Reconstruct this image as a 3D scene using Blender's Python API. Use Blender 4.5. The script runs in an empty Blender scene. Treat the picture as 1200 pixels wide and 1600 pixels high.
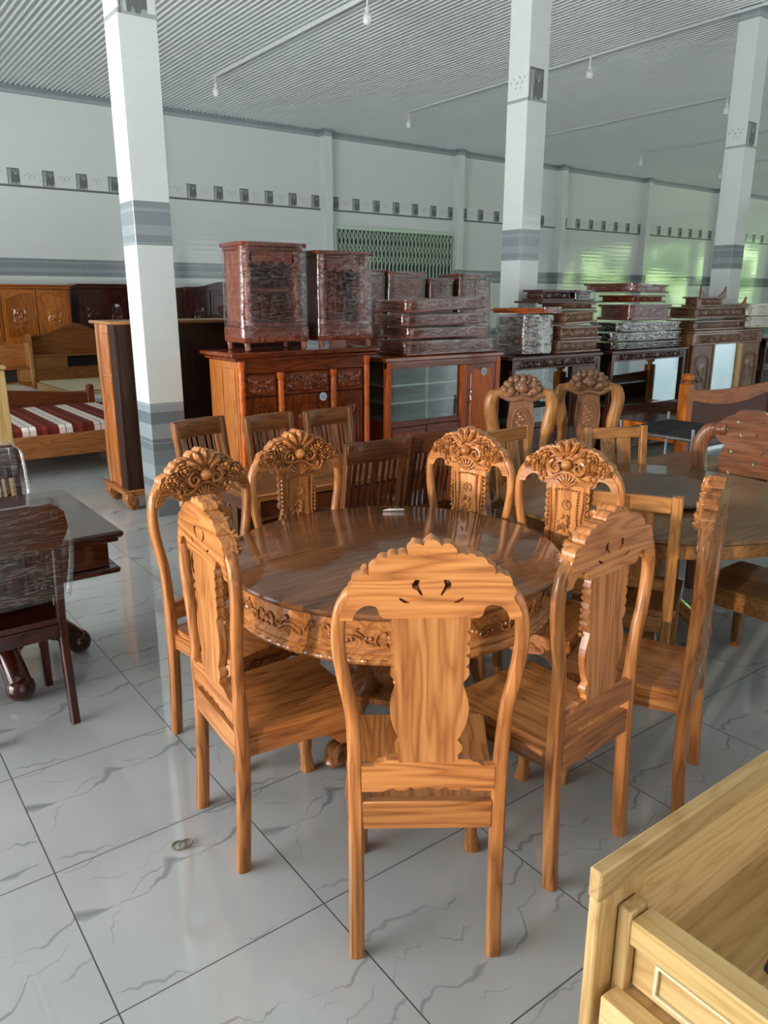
# light levels
import math
PI = math.pi
SKY = 1.2
SUN = 52.0
AREAS = [
    # daylight through the wide opening on the left, the street front behind the camera and the far right side
    ('left_opening_daylight', (-5.4, 3.8, 1.75), (0, -PI / 2, 0), 3.0, 5.0, 1020, (.96, .98, 1.0)),
    ('left_opening_sky_light', (-5.4, 8.1, 2.2), (0, -PI / 2, 0), 4.2, 4.6, 260, (.94, .97, 1.0)),
    ('front_opening_daylight', (1.0, -5.9, 2.1), (PI / 2, 0, 0), 7.8, 4.1 , 125, (1.0, .97, .93)),
    ('far_front_opening_daylight', (21, -5.9, 2.1), (PI / 2, 0, 0), 17, 4.1, 260, (.93, .98, 1.0)),
]
EXPOSURE = -0.52
BEAM = 48000
import bpy, bmesh, math, random
from mathutils import Vector, Matrix, noise

C = bpy.context.scene.collection
PI = math.pi
random.seed(7)

# ------------------------------------------------------------------ mesh builder
def catmull(pts, n=6, closed=False):
    P = [Vector(p) for p in pts]
    out = []
    N = len(P)
    rng = range(N if closed else N - 1)
    for i in rng:
        if closed:
            p0, p1, p2, p3 = P[i - 1], P[i], P[(i + 1) % N], P[(i + 2) % N]
        else:
            p1, p2 = P[i], P[i + 1]
            p0 = P[i - 1] if i > 0 else p1 * 2 - p2
            p3 = P[i + 2] if i + 2 < N else p2 * 2 - p1
        for k in range(n):
            t = k / n
            out.append(0.5 * ((2 * p1) + (p2 - p0) * t + (2 * p0 - 5 * p1 + 4 * p2 - p3) * t * t
                              + (3 * p1 - p0 - 3 * p2 + p3) * t ** 3))
    if not closed:
        out.append(P[-1].copy())
    return out


class MB:
    def __init__(self):
        self.v = []
        self.f = []
        self.m = []
        self.mi = 0

    def face(self, ids):
        self.f.append(ids)
        self.m.append(self.mi)

    def box(self, x0, x1, y0, y1, z0, z1, b=0.003, M=None):
        if x1 < x0: x0, x1 = x1, x0
        if y1 < y0: y0, y1 = y1, y0
        if z1 < z0: z0, z1 = z1, z0
        b = min(b, (x1 - x0) * .45, (y1 - y0) * .45, (z1 - z0) * .45)
        c = ((x0 + x1) / 2, (y0 + y1) / 2, (z0 + z1) / 2)
        h = ((x1 - x0) / 2, (y1 - y0) / 2, (z1 - z0) / 2)
        s = len(self.v)
        idx = {}
        for sx in (-1, 1):
            for sy in (-1, 1):
                for sz in (-1, 1):
                    sg = (sx, sy, sz)
                    for a in range(3):
                        p = [c[k] + sg[k] * (h[k] - (0 if k == a else b)) for k in range(3)]
                        idx[(sg, a)] = len(self.v)
                        self.v.append(Vector(p))
        for a in range(3):
            u, w = (a + 1) % 3, (a + 2) % 3
            for sgn in (-1, 1):
                q = []
                for su, sw in ((-1, -1), (1, -1), (1, 1), (-1, 1)):
                    g = [0, 0, 0]
                    g[a] = sgn; g[u] = su; g[w] = sw
                    q.append(idx[(tuple(g), a)])
                self.face(q if sgn > 0 else q[::-1])
            # edges parallel to axis a
            for su in (-1, 1):
                for sw in (-1, 1):
                    g0 = [0, 0, 0]; g0[u] = su; g0[w] = sw; g0[a] = -1
                    g1 = list(g0); g1[a] = 1
                    q = [idx[(tuple(g0), u)], idx[(tuple(g1), u)], idx[(tuple(g1), w)], idx[(tuple(g0), w)]]
                    self.face(q if su * sw < 0 else q[::-1])
        for sx in (-1, 1):
            for sy in (-1, 1):
                for sz in (-1, 1):
                    sg = (sx, sy, sz)
                    q = [idx[(sg, 0)], idx[(sg, 1)], idx[(sg, 2)]]
                    self.face(q if sx * sy * sz > 0 else q[::-1])
        if M is not None:
            for i in range(s, len(self.v)):
                self.v[i] = M @ self.v[i]
        return self

    def beam(self, p0, p1, w, h, b=0.003, up=(0, 0, 1)):
        p0, p1 = Vector(p0), Vector(p1)
        d = p1 - p0
        L = d.length
        y = d.normalized()
        x = y.cross(Vector(up))
        if x.length < 1e-5:
            x = Vector((1, 0, 0))
        x.normalize()
        z = x.cross(y)
        M = Matrix((x, y, z)).transposed().to_4x4()
        M.translation = p0
        return self.box(-w / 2, w / 2, 0, L, -h / 2, h / 2, b, M)

    def prism(self, outline, t0, t1, axis='y', holes=(), M=None, bev=0.0):
        # outline = list of (u, w); axis = direction of thickness
        def P(u, w, t):
            if axis == 'y': return Vector((u, t, w))
            if axis == 'x': return Vector((t, u, w))
            return Vector((u, w, t))
        bm = bmesh.new()
        for loop in [outline] + list(holes):
            vs = [bm.verts.new((p[0], p[1], 0)) for p in loop]
            for i in range(len(vs)):
                bm.edges.new((vs[i - 1], vs[i]))
        bmesh.ops.triangle_fill(bm, use_beauty=True, edges=bm.edges[:], normal=(0, 0, 1))
        bm.verts.ensure_lookup_table()
        bm.normal_update()
        tris = [[v.index for v in f.verts] if f.normal.z > 0 else [v.index for v in f.verts][::-1] for f in bm.faces]
        n = len(bm.verts)
        co = [(v.co.x, v.co.y) for v in bm.verts]
        bm.free()
        s = len(self.v)
        flip = (axis == 'y')
        for t in (t0, t1):
            for u, w in co:
                p = P(u, w, t)
                self.v.append(M @ p if M is not None else p)
        for t in tris:
            a = [s + i for i in t]
            b = [s + n + i for i in t]
            if flip: self.face(a); self.face(b[::-1])
            else: self.face(a[::-1]); self.face(b)
        k = 0
        for loop in [outline] + list(holes):
            m = len(loop)
            ar = sum(loop[i - 1][0] * loop[i][1] - loop[i][0] * loop[i - 1][1] for i in range(m))
            ccw = (ar > 0) == (k == 0)
            for i in range(m):
                a, b = s + k + (i - 1) % m, s + k + i
                q = [a, b, b + n, a + n]
                if ccw == flip: q = q[::-1]
                self.face(q)
            k += m
        return self

    def lathe(self, prof, c=(0, 0, 0), n=24, axis='z', a0=0, a1=2 * PI, M=None):
        full = abs(a1 - a0 - 2 * PI) < 1e-6
        cols = n if full else n + 1
        s = len(self.v)
        for i in range(cols):
            a = a0 + (a1 - a0) * i / n
            ca, sa = math.cos(a), math.sin(a)
            for r, z in prof:
                if axis == 'z': p = Vector((c[0] + r * ca, c[1] + r * sa, c[2] + z))
                elif axis == 'y': p = Vector((c[0] + r * ca, c[1] + z, c[2] - r * sa))
                else: p = Vector((c[0] + z, c[1] + r * ca, c[2] + r * sa))
                self.v.append(M @ p if M is not None else p)
        m = len(prof)
        for i in range(n):
            j = (i + 1) % cols
            for k in range(m - 1):
                self.face([s + i * m + k, s + j * m + k, s + j * m + k + 1, s + i * m + k + 1])
        if full:
            if prof[0][0] > 1e-6: self.face([s + i * m for i in range(n)][::-1])
            if prof[-1][0] > 1e-6: self.face([s + i * m + m - 1 for i in range(n)])
        return self

    def tube(self, path, rad, n=8, side=None, sq=1.0, caps=True, phase=0.0):
        """sweep; rad = number, list, or list of (ra, rb); side = fixed reference direction"""
        P = [Vector(p) for p in path]
        N = len(P)
        s = len(self.v)
        prev = None
        for i, p in enumerate(P):
            t = (P[min(i + 1, N - 1)] - P[max(i - 1, 0)]).normalized()
            if side is not None:
                ref = Vector(side)
            else:
                ref = prev if prev is not None else (Vector((0, 0, 1)) if abs(t.z) < .9 else Vector((1, 0, 0)))
            a = ref - t * ref.dot(t)
            if a.length < 1e-6: a = t.orthogonal()
            a.normalize()
            b = t.cross(a)
            prev = a
            r = rad[min(i, len(rad) - 1)] if isinstance(rad, (list, tuple)) else rad
            ra, rb = r if isinstance(r, (list, tuple)) else (r, r)
            for k in range(n):
                th = 2 * PI * k / n + phase
                cx, sx = math.cos(th), math.sin(th)
                if sq != 1.0:
                    cx = math.copysign(abs(cx) ** sq, cx)
                    sx = math.copysign(abs(sx) ** sq, sx)
                self.v.append(p + a * (ra * cx) + b * (rb * sx))
        for i in range(N - 1):
            for k in range(n):
                k2 = (k + 1) % n
                self.face([s + i * n + k, s + i * n + k2, s + (i + 1) * n + k2, s + (i + 1) * n + k])
        if caps:
            self.face([s + k for k in range(n)][::-1])
            self.face([s + (N - 1) * n + k for k in range(n)])
        return self

    def ball(self, c, r, n=8, m=5, M=None):
        """ellipsoid: r number or triple; M = rotation about its centre"""
        if not isinstance(r, (list, tuple)): r = (r, r, r)
        c = Vector(c)
        s = len(self.v)
        def put(x, y, z):
            p = Vector((x * r[0], y * r[1], z * r[2]))
            if M is not None: p = M @ p
            self.v.append(c + p)
        put(0, 0, -1)
        for j in range(1, m):
            ph = -PI / 2 + PI * j / m
            for i in range(n):
                th = 2 * PI * i / n
                put(math.cos(ph) * math.cos(th), math.cos(ph) * math.sin(th), math.sin(ph))
        put(0, 0, 1)
        e = len(self.v) - 1
        for i in range(n):
            i2 = (i + 1) % n
            self.face([s, s + 1 + i2, s + 1 + i])
            for j in range(m - 2):
                a = s + 1 + j * n
                self.face([a + i, a + i2, a + n + i2, a + n + i])
            a = s + 1 + (m - 2) * n
            self.face([a + i, a + i2, e])
        return self

    def grid(self, fn, nu, nv):
        s = len(self.v)
        for j in range(nv + 1):
            for i in range(nu + 1):
                self.v.append(Vector(fn(i / nu, j / nv)))
        for j in range(nv):
            for i in range(nu):
                a = s + j * (nu + 1) + i
                self.face([a, a + 1, a + nu + 2, a + nu + 1])
        return self

    def build(self, name, mat, parent=None, loc=None, rotz=None, sharp=38):
        me = bpy.data.meshes.new(name)
        me.from_pydata([tuple(v) for v in self.v], [], self.f)
        mats = mat if isinstance(mat, (list, tuple)) else [mat]
        for m in mats: me.materials.append(m)
        if any(self.m): me.polygons.foreach_set('material_index', self.m)
        me.polygons.foreach_set('use_smooth', [True] * len(me.polygons))
        me.update()
        me.set_sharp_from_angle(angle=math.radians(sharp))
        o = bpy.data.objects.new(name, me)
        C.objects.link(o)
        if parent is not None: o.parent = parent
        if loc is not None: o.location = loc
        if rotz is not None: o.rotation_euler = (0, 0, rotz)
        return o


def tag(o, label=None, cat=None, group=None, kind=None):
    if label: o['label'] = label
    if cat: o['category'] = cat
    if group: o['group'] = group
    if kind: o['kind'] = kind
    return o


def thing(name, label, cat, loc=(0, 0, 0), rotz=0.0, group=None):
    o = bpy.data.objects.new(name, None)
    o.empty_display_size = .1
    C.objects.link(o)
    o.location = loc
    o.rotation_euler = (0, 0, rotz)
    return tag(o, label, cat, group)


def struct(name, mb, mat, parent=None, **k):
    o = mb.build(name, mat, parent, **k)
    o['kind'] = 'structure'
    return o


def dup(root, loc, rotz=0.0, label=None, group=None):
    def cp(o, parent):
        c = o.copy()
        C.objects.link(c)
        if parent is not None: c.parent = parent
        for ch in list(o.children):
            if not ch.get('_skip'): cp(ch, c)
        return c
    r = cp(root, None)
    r.location = loc
    r.rotation_euler = (0, 0, rotz)
    if label: r['label'] = label
    if group: r['group'] = group
    return r


# ------------------------------------------------------------------ materials
def srgb(r, g, b):
    f = lambda c: (c / 255 / 12.92) if c / 255 <= .04045 else ((c / 255 + .055) / 1.055) ** 2.4
    return (f(r), f(g), f(b), 1)


class NT:
    def __init__(self, name):
        self.mat = bpy.data.materials.new(name)
        self.mat.use_nodes = True
        self.t = self.mat.node_tree
        self.t.nodes.clear()
        self.out = self.n('ShaderNodeOutputMaterial')

    def n(self, typ, **kw):
        nd = self.t.nodes.new(typ)
        for k, v in kw.items():
            if k in ('operation', 'data_type', 'blend_type', 'noise_dimensions', 'feature', 'wave_type',
                     'bands_direction', 'interpolation_type', 'clamp', 'use_clamp', 'vector_type', 'distance'):
                setattr(nd, k, v)
            else:
                nd.inputs[k].default_value = v
        return nd

    def l(self, a, b):
        self.t.links.new(a, b)

    def math(self, op, a, b=None, c=None, clamp=False):
        nd = self.t.nodes.new('ShaderNodeMath')
        nd.operation = op
        nd.use_clamp = clamp
        for i, x in enumerate((a, b, c)):
            if x is None: continue
            if isinstance(x, (int, float)): nd.inputs[i].default_value = x
            else: self.l(x, nd.inputs[i])
        return nd.outputs[0]

    def mix(self, fac, a, b, mode='MIX'):
        nd = self.t.nodes.new('ShaderNodeMix')
        nd.data_type = 'RGBA'
        nd.blend_type = mode
        for i, x in ((0, fac), (6, a), (7, b)):
            if isinstance(x, (int, float)): nd.inputs[i].default_value = x
            elif isinstance(x, tuple): nd.inputs[i].default_value = x
            else: self.l(x, nd.inputs[i])
        return nd.outputs[2]

    def ramp(self, fac, stops, interp='LINEAR'):
        nd = self.t.nodes.new('ShaderNodeValToRGB')
        cr = nd.color_ramp
        cr.interpolation = interp
        while len(cr.elements) < len(stops): cr.elements.new(.5)
        for e, (p, c) in zip(cr.elements, stops):
            e.position = p
            e.color = c
        self.l(fac, nd.inputs[0])
        return nd.outputs[0]

    def bsdf(self, color, rough=.4, coat=0, coat_rough=.1, metallic=0, spec=.5, normal=None, **kw):
        b = self.t.nodes.new('ShaderNodeBsdfPrincipled')
        for k, x in (('Base Color', color), ('Roughness', rough), ('Coat Weight', coat), ('Coat Roughness', coat_rough),
                     ('Metallic', metallic), ('Specular IOR Level', spec)):
            if isinstance(x, (int, float, tuple)): b.inputs[k].default_value = x
            else: self.l(x, b.inputs[k])
        for k, x in kw.items(): b.inputs[k].default_value = x
        if normal is not None: self.l(normal, b.inputs['Normal'])
        return b.outputs[0]

    def bump(self, h, strength=.2, dist=.01):
        b = self.t.nodes.new('ShaderNodeBump')
        b.inputs['Strength'].default_value = strength
        b.inputs['Distance'].default_value = dist
        self.l(h, b.inputs['Height'])
        return b.outputs[0]

    def done(self, sh):
        self.l(sh, self.out.inputs[0])
        return self.mat


_w = {}
def wood(key, axis='z'):
    """key: palette entry; axis: direction of the grain in object space"""
    if (key, axis) in _w: return _w[(key, axis)]
    dark, mid, light, rough, coat = PAL[key]
    N = NT('wood_%s_%s' % (key, axis))
    tc = N.n('ShaderNodeTexCoord')
    oi = N.n('ShaderNodeObjectInfo')
    off = N.n('ShaderNodeVectorMath', operation='SCALE')
    off.inputs[0].default_value = (3.1, 7.3, 5.7)
    N.l(oi.outputs['Random'], off.inputs['Scale'])
    ad = N.n('ShaderNodeVectorMath', operation='ADD')
    N.l(tc.outputs['Object'], ad.inputs[0]); N.l(off.outputs[0], ad.inputs[1])
    mp = N.n('ShaderNodeMapping')
    sc = {'x': (.11, 1, 1), 'y': (1, .11, 1), 'z': (1, 1, .11)}[axis]
    mp.inputs['Scale'].default_value = sc
    N.l(ad.outputs[0], mp.inputs['Vector'])
    n1 = N.n('ShaderNodeTexNoise', **{'Scale': 6.5, 'Detail': 3.0, 'Roughness': .5, 'Distortion': .35})
    N.l(mp.outputs[0], n1.inputs['Vector'])
    rings = N.math('SINE', N.math('MULTIPLY', n1.outputs[0], 85.0))
    rings = N.math('POWER', N.math('MULTIPLY_ADD', rings, .5, .5, clamp=True), .38)
    n2 = N.n('ShaderNodeTexNoise', **{'Scale': 90.0, 'Detail': 2.0, 'Roughness': .6})
    mp2 = N.n('ShaderNodeMapping')
    mp2.inputs['Scale'].default_value = tuple(.35 if s < .5 else 1 for s in sc)
    N.l(mp.outputs[0], mp2.inputs['Vector'])
    N.l(mp2.outputs[0], n2.inputs['Vector'])
    n3 = N.n('ShaderNodeTexNoise', **{'Scale': 2.6, 'Detail': 2.0})
    N.l(mp.outputs[0], n3.inputs['Vector'])
    f = N.math('ADD', N.math('MULTIPLY', rings, .24), N.math('MULTIPLY', n2.outputs[0], .40))
    f = N.math('ADD', f, N.math('MULTIPLY', n3.outputs[0], .60))
    f = N.math('SUBTRACT', f, .16)
    col = N.ramp(f, [(.22, srgb(*dark)), (.5, srgb(*mid)), (.78, srgb(*light))])
    bv = N.math('MULTIPLY_ADD', oi.outputs['Random'], .30, .80)
    cb = N.n('ShaderNodeCombineXYZ')
    for i in range(3): N.l(bv, cb.inputs[i])
    col = N.mix(1.0, col, cb.outputs[0], 'MULTIPLY')
    rg = N.math('MULTIPLY_ADD', n2.outputs[0], .12, rough - .06)
    nb = N.bump(f, .06, .002)
    m = N.done(N.bsdf(col, rg, coat * .8, .05, 0, .22, normal=nb))
    _w[(key, axis)] = m
    return m


PAL = {
    # dark, mid, light, roughness, coat
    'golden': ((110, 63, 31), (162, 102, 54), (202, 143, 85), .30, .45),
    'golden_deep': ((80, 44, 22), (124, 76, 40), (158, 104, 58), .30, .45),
    'tabletop': ((80, 48, 28), (108, 70, 44), (130, 88, 58), .14, .5),
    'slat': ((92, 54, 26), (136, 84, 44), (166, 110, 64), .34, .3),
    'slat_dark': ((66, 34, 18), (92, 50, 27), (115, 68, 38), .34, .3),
    'frame': ((108, 70, 34), (146, 98, 52), (176, 126, 74), .34, .3),
    'lazy': ((88, 62, 34), (118, 86, 50), (142, 106, 66), .3, .2),
    'lazy_disc': ((58, 42, 31), (82, 60, 45), (104, 78, 60), .3, .15),
    'red': ((72, 25, 8), (120, 49, 15), (156, 76, 28), .22, .6),
    'red_side': ((120, 62, 22), (166, 96, 42), (192, 122, 60), .25, .5),
    'red_bright': ((132, 52, 16), (190, 86, 28), (216, 116, 46), .3, .2),
    'mahogany': ((34, 12, 8), (58, 22, 14), (82, 34, 22), .18, .7),
    'rosewood': ((44, 22, 18), (70, 38, 30), (92, 54, 44), .2, .6),
    'wardrobe': ((120, 62, 20), (164, 92, 34), (192, 118, 52), .2, .7),
    'brown': ((92, 60, 40), (124, 86, 60), (148, 108, 80), .3, .4),
    'pink': ((90, 40, 26), (130, 64, 44), (162, 92, 68), .32, .3),
    'backpanel': ((36, 20, 12), (52, 30, 18), (66, 40, 25), .5, .0),
    'pale': ((174, 134, 80), (208, 170, 112), (228, 194, 140), .42, .1),
    'pale_warm': ((180, 138, 76), (214, 174, 108), (232, 198, 138), .38, .1),
    'cream': ((206, 190, 150), (222, 208, 172), (232, 222, 192), .6, 0),
    'bed_red': ((66, 30, 14), (92, 44, 22), (116, 62, 34), .4, .1),
    'bedhead': ((104, 58, 26), (142, 86, 42), (166, 108, 60), .3, .4),
    'orange': ((150, 70, 18), (204, 112, 36), (228, 142, 62), .3, .2),
    'throne': ((78, 46, 28), (110, 68, 44), (134, 90, 62), .28, .3),
}


def plain(name, rgb, rough=.4, metallic=0, coat=0, noise_amt=.06, scale=20, spec=.5):
    N = NT(name)
    tc = N.n('ShaderNodeTexCoord')
    n1 = N.n('ShaderNodeTexNoise', **{'Scale': float(scale), 'Detail': 2.0})
    N.l(tc.outputs['Object'], n1.inputs['Vector'])
    c = srgb(*rgb)
    lo = tuple(x * (1 - noise_amt) for x in c[:3]) + (1,)
    hi = tuple(min(1, x * (1 + noise_amt)) for x in c[:3]) + (1,)
    col = N.ramp(n1.outputs[0], [(.3, lo), (.7, hi)])
    return N.done(N.bsdf(col, rough, coat, .1, metallic, spec))


def mat_floor():
    N = NT('marble_floor_tile')
    tc = N.n('ShaderNodeTexCoord')
    sep = N.n('ShaderNodeSeparateXYZ')
    N.l(tc.outputs['Object'], sep.inputs[0])
    u = N.math('DIVIDE', N.math('SUBTRACT', sep.outputs[0], .3637), .6)
    v = N.math('DIVIDE', N.math('SUBTRACT', sep.outputs[1], 1.587), .6)
    fu, fv = N.math('FRACT', u), N.math('FRACT', v)
    cu, cv = N.math('FLOOR', u), N.math('FLOOR', v)
    com = N.n('ShaderNodeCombineXYZ'); N.l(cu, com.inputs[0]); N.l(cv, com.inputs[1])
    wn = N.n('ShaderNodeTexWhiteNoise', noise_dimensions='3D'); N.l(com.outputs[0], wn.inputs['Vector'])
    var = N.math('FLOOR', N.math('MULTIPLY', wn.outputs['Value'], 3.0))
    def vein(va, sl, amp, seed, t0, t1, keep):
        """one vein that runs along the X axis of each tile; returns its mask"""
        p = N.n('ShaderNodeCombineXYZ')
        N.l(N.math('MULTIPLY_ADD', fu, 2.2, N.math('MULTIPLY', var, 5.3)), p.inputs[0])
        N.l(N.math('MULTIPLY', fv, .9), p.inputs[1])
        p.inputs[2].default_value = seed
        n1 = N.n('ShaderNodeTexNoise', **{'Scale': 1.0, 'Detail': 5.0, 'Roughness': .46, 'Distortion': .5}); N.l(p.outputs[0], n1.inputs['Vector'])
        q = N.n('ShaderNodeVectorMath', operation='ADD'); q.inputs[1].default_value = (7.7, 1.3, 4.9); N.l(p.outputs[0], q.inputs[0])
        n2 = N.n('ShaderNodeTexNoise', **{'Scale': 1.7, 'Detail': 2.0}); N.l(q.outputs[0], n2.inputs['Vector'])
        off = N.math('FRACT', N.math('MULTIPLY_ADD', var, .37, va))
        w = N.math('SUBTRACT', fv, N.math('ADD', off, N.math('MULTIPLY', fu, sl)))
        w = N.math('SUBTRACT', N.math('FRACT', N.math('ADD', w, .5)), .5)
        w = N.math('SUBTRACT', w, N.math('MULTIPLY', N.math('SUBTRACT', n1.outputs[0], .5), amp))
        th = N.math('MULTIPLY_ADD', N.math('POWER', N.math('MULTIPLY', N.math('SUBTRACT', n2.outputs[0], .45, clamp=True), 4.0, clamp=True), 2.0), t1, t0)
        m = N.math('SUBTRACT', 1.0, N.math('DIVIDE', N.math('ABSOLUTE', w), th), clamp=True)
        m = N.math('POWER', m, .6)
        return N.math('MULTIPLY', m, N.math('MULTIPLY', N.math('SUBTRACT', n2.outputs[0], keep, clamp=True), 7.0, clamp=True))
    vs = [vein(.25, .16, .55, 1.0, .006, .045, .36), vein(.72, -.12, .60, 4.0, .005, .022, .40),
          vein(.45, .05, .9, 8.0, .004, .008, .44), vein(.05, .3, .8, 12.0, .004, .010, .46)]
    vein_m = vs[0]
    for k, x in enumerate(vs[1:]): vein_m = N.math('MAXIMUM', vein_m, N.math('MULTIPLY', x, (.85, .7, .7)[k]))
    nc = N.n('ShaderNodeTexNoise', **{'Scale': 2.2, 'Detail': 4.0}); N.l(tc.outputs['Object'], nc.inputs['Vector'])
    base = N.ramp(nc.outputs[0], [(.3, srgb(164, 167, 165)), (.7, srgb(178, 180, 178))])
    col = N.mix(N.math('MULTIPLY', vein_m, N.math('MULTIPLY_ADD', nc.outputs[0], .7, .25)), base, srgb(96, 103, 108))
    gu = N.math('GREATER_THAN', N.math('ABSOLUTE', N.math('SUBTRACT', fu, .5)), .4968)
    gv = N.math('GREATER_THAN', N.math('ABSOLUTE', N.math('SUBTRACT', fv, .5)), .4968)
    g = N.math('MAXIMUM', gu, gv)
    col = N.mix(g, col, srgb(52, 56, 58))
    rg = N.math('MULTIPLY_ADD', g, .5, .03)
    return N.done(N.bsdf(col, rg, 0, .1, 0, .7))


def mat_wall():
    """glazed wall tile 30 x 60 with grey bands; z in object space is the height above the floor"""
    N = NT('glazed_wall_tile')
    tc = N.n('ShaderNodeTexCoord')
    sep = N.n('ShaderNodeSeparateXYZ')
    N.l(tc.outputs['Object'], sep.inputs[0])
    z = sep.outputs[2]
    W = srgb(222, 227, 223); G = srgb(128, 137, 140); G2 = srgb(148, 157, 160); D = srgb(108, 118, 122)
    H = 6.0
    def st(h, c): return (h / H, c)
    band = N.ramp(N.math('DIVIDE', z, H), [st(0, D), st(.12, G), st(.22, D), st(.3, G2), st(.42, G), st(.52, D), st(.62, G2), st(.74, D),
                                           st(.84, G2), st(.9, W), st(2.08, G), st(2.155, G2), st(2.21, G), st(2.30, G2), st(2.34, G), st(2.38, W),
                                           st(5.06, G2), st(5.13, G), st(5.25, D)], 'CONSTANT')
    n1 = N.n('ShaderNodeTexNoise', **{'Scale': 1.0, 'Detail': 3.0})
    mp = N.n('ShaderNodeMapping'); mp.inputs['Scale'].default_value = (.8, .8, 55)
    N.l(tc.outputs['Object'], mp.inputs['Vector']); N.l(mp.outputs[0], n1.inputs['Vector'])
    col = N.mix(N.math('MULTIPLY', n1.outputs[0], .16), band, srgb(150, 160, 160))
    fz = N.math('FRACT', N.math('DIVIDE', z, .3))
    jz = N.math('GREATER_THAN', N.math('ABSOLUTE', N.math('SUBTRACT', fz, .5)), .4945)
    xy = N.math('ADD', sep.outputs[0], sep.outputs[1])
    fx = N.math('FRACT', N.math('DIVIDE', xy, .6))
    jx = N.math('GREATER_THAN', N.math('ABSOLUTE', N.math('SUBTRACT', fx, .5)), .4975)
    j = N.math('MAXIMUM', jz, jx)
    col = N.mix(N.math('MULTIPLY', j, .5), col, srgb(226, 230, 228))
    wv = N.math('SINE', N.math('MULTIPLY', z, 2 * PI / .1))
    hgt = N.math('ADD', N.math('MULTIPLY', wv, .5), N.math('MULTIPLY', n1.outputs[0], .8))
    nrm = N.bump(hgt, .09, .004)
    return N.done(N.bsdf(col, .06, 0, .1, 0, .8, normal=nrm))


def mat_plastic(name='clear_stretch_film', dens=.22, sc=(1.0, 1.0, 2.6), fw=22.0, gr=.10):
    N = NT(name)
    tc = N.n('ShaderNodeTexCoord')
    n1 = N.n('ShaderNodeTexNoise', **{'Scale': 7.0, 'Detail': 4.0, 'Roughness': .65, 'Distortion': 1.6})
    mp = N.n('ShaderNodeMapping'); mp.inputs['Scale'].default_value = sc
    if fw < 30: mp.inputs['Rotation'].default_value = (0.5, .3, .2)
    N.l(tc.outputs['Object'], mp.inputs['Vector']); N.l(mp.outputs[0], n1.inputs['Vector'])
    fold = N.math('SUBTRACT', 1.0, N.math('MULTIPLY', N.math('ABSOLUTE', N.math('SUBTRACT', n1.outputs[0], .5)), fw), clamp=True)
    nrm = N.bump(n1.outputs[0], .22, .02)
    tr = N.n('ShaderNodeBsdfTransparent'); tr.inputs[0].default_value = (.95, .95, .95, 1)
    gl = N.n('ShaderNodeBsdfGlossy'); gl.inputs['Color'].default_value = (.9, .92, .93, 1); gl.inputs['Roughness'].default_value = gr
    N.l(nrm, gl.inputs['Normal'])
    df = N.n('ShaderNodeBsdfDiffuse'); df.inputs[0].default_value = srgb(190, 192, 190)
    N.l(nrm, df.inputs['Normal'])
    m1 = N.n('ShaderNodeMixShader'); N.l(N.math('MULTIPLY', fold, .5), m1.inputs[0]); N.l(gl.outputs[0], m1.inputs[1]); N.l(df.outputs[0], m1.inputs[2])
    fr = N.n('ShaderNodeFresnel'); fr.inputs['IOR'].default_value = 1.4; N.l(nrm, fr.inputs['Normal'])
    fac = N.math('ADD', N.math('ADD', N.math('MULTIPLY', fold, dens * 1.6), dens * .25), N.math('MULTIPLY', fr.outputs[0], .34), clamp=True)
    m2 = N.n('ShaderNodeMixShader'); N.l(fac, m2.inputs[0]); N.l(tr.outputs[0], m2.inputs[1]); N.l(m1.outputs[0], m2.inputs[2])
    return N.done(m2.outputs[0])


def mat_glass():
    N = NT('clear_glass_pane')
    tc = N.n('ShaderNodeTexCoord')
    n1 = N.n('ShaderNodeTexNoise', **{'Scale': 3.0, 'Detail': 1.0}); N.l(tc.outputs['Object'], n1.inputs['Vector'])
    tr = N.n('ShaderNodeBsdfTransparent'); tr.inputs[0].default_value = (.86, .92, .9, 1)
    gl = N.n('ShaderNodeBsdfGlossy'); gl.inputs['Roughness'].default_value = .02
    fr = N.n('ShaderNodeFresnel'); fr.inputs['IOR'].default_value = 1.5
    m = N.n('ShaderNodeMixShader')
    N.l(N.math('ADD', N.math('MULTIPLY', fr.outputs[0], .5), N.math('MULTIPLY', n1.outputs[0], .02), clamp=True), m.inputs[0])
    N.l(tr.outputs[0], m.inputs[1]); N.l(gl.outputs[0], m.inputs[2])
    return N.done(m.outputs[0])


def mat_mirror():
    N = NT('tinted_mirror_glass')
    tc = N.n('ShaderNodeTexCoord')
    n1 = N.n('ShaderNodeTexNoise', **{'Scale': 2.0, 'Detail': 1.0}); N.l(tc.outputs['Object'], n1.inputs['Vector'])
    col = N.ramp(n1.outputs[0], [(.3, (.42, .56, .58, 1)), (.7, (.52, .64, .65, 1))])
    return N.done(N.bsdf(col, .04, 0, .1, 1.0))


def mat_plaid():
    N = NT('plaid_fabric')
    tc = N.n('ShaderNodeTexCoord')
    sep = N.n('ShaderNodeSeparateXYZ'); N.l(tc.outputs['Object'], sep.inputs[0])
    fx = N.math('FRACT', N.math('DIVIDE', sep.outputs[0], .34))
    fy = N.math('FRACT', N.math('DIVIDE', N.math('ADD', sep.outputs[1], sep.outputs[2]), .17))
    col = N.ramp(fx, [(0, srgb(104, 34, 22)), (.14, srgb(130, 52, 34)), (.26, srgb(92, 28, 20)), (.42, srgb(112, 40, 26)), (.6, srgb(222, 214, 204)),
                      (.78, srgb(40, 30, 34)), (.8, srgb(226, 218, 208)), (.97, srgb(104, 34, 22))], 'CONSTANT')
    row = N.ramp(fy, [(0, (.8, .66, .6, 1)), (.42, (.98, .98, .98, 1)), (.9, (.5, .42, .42, 1))], 'CONSTANT')
    col = N.mix(.75, col, row, 'MULTIPLY')
    return N.done(N.bsdf(col, .85, 0, .1, 0, .2))


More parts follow.
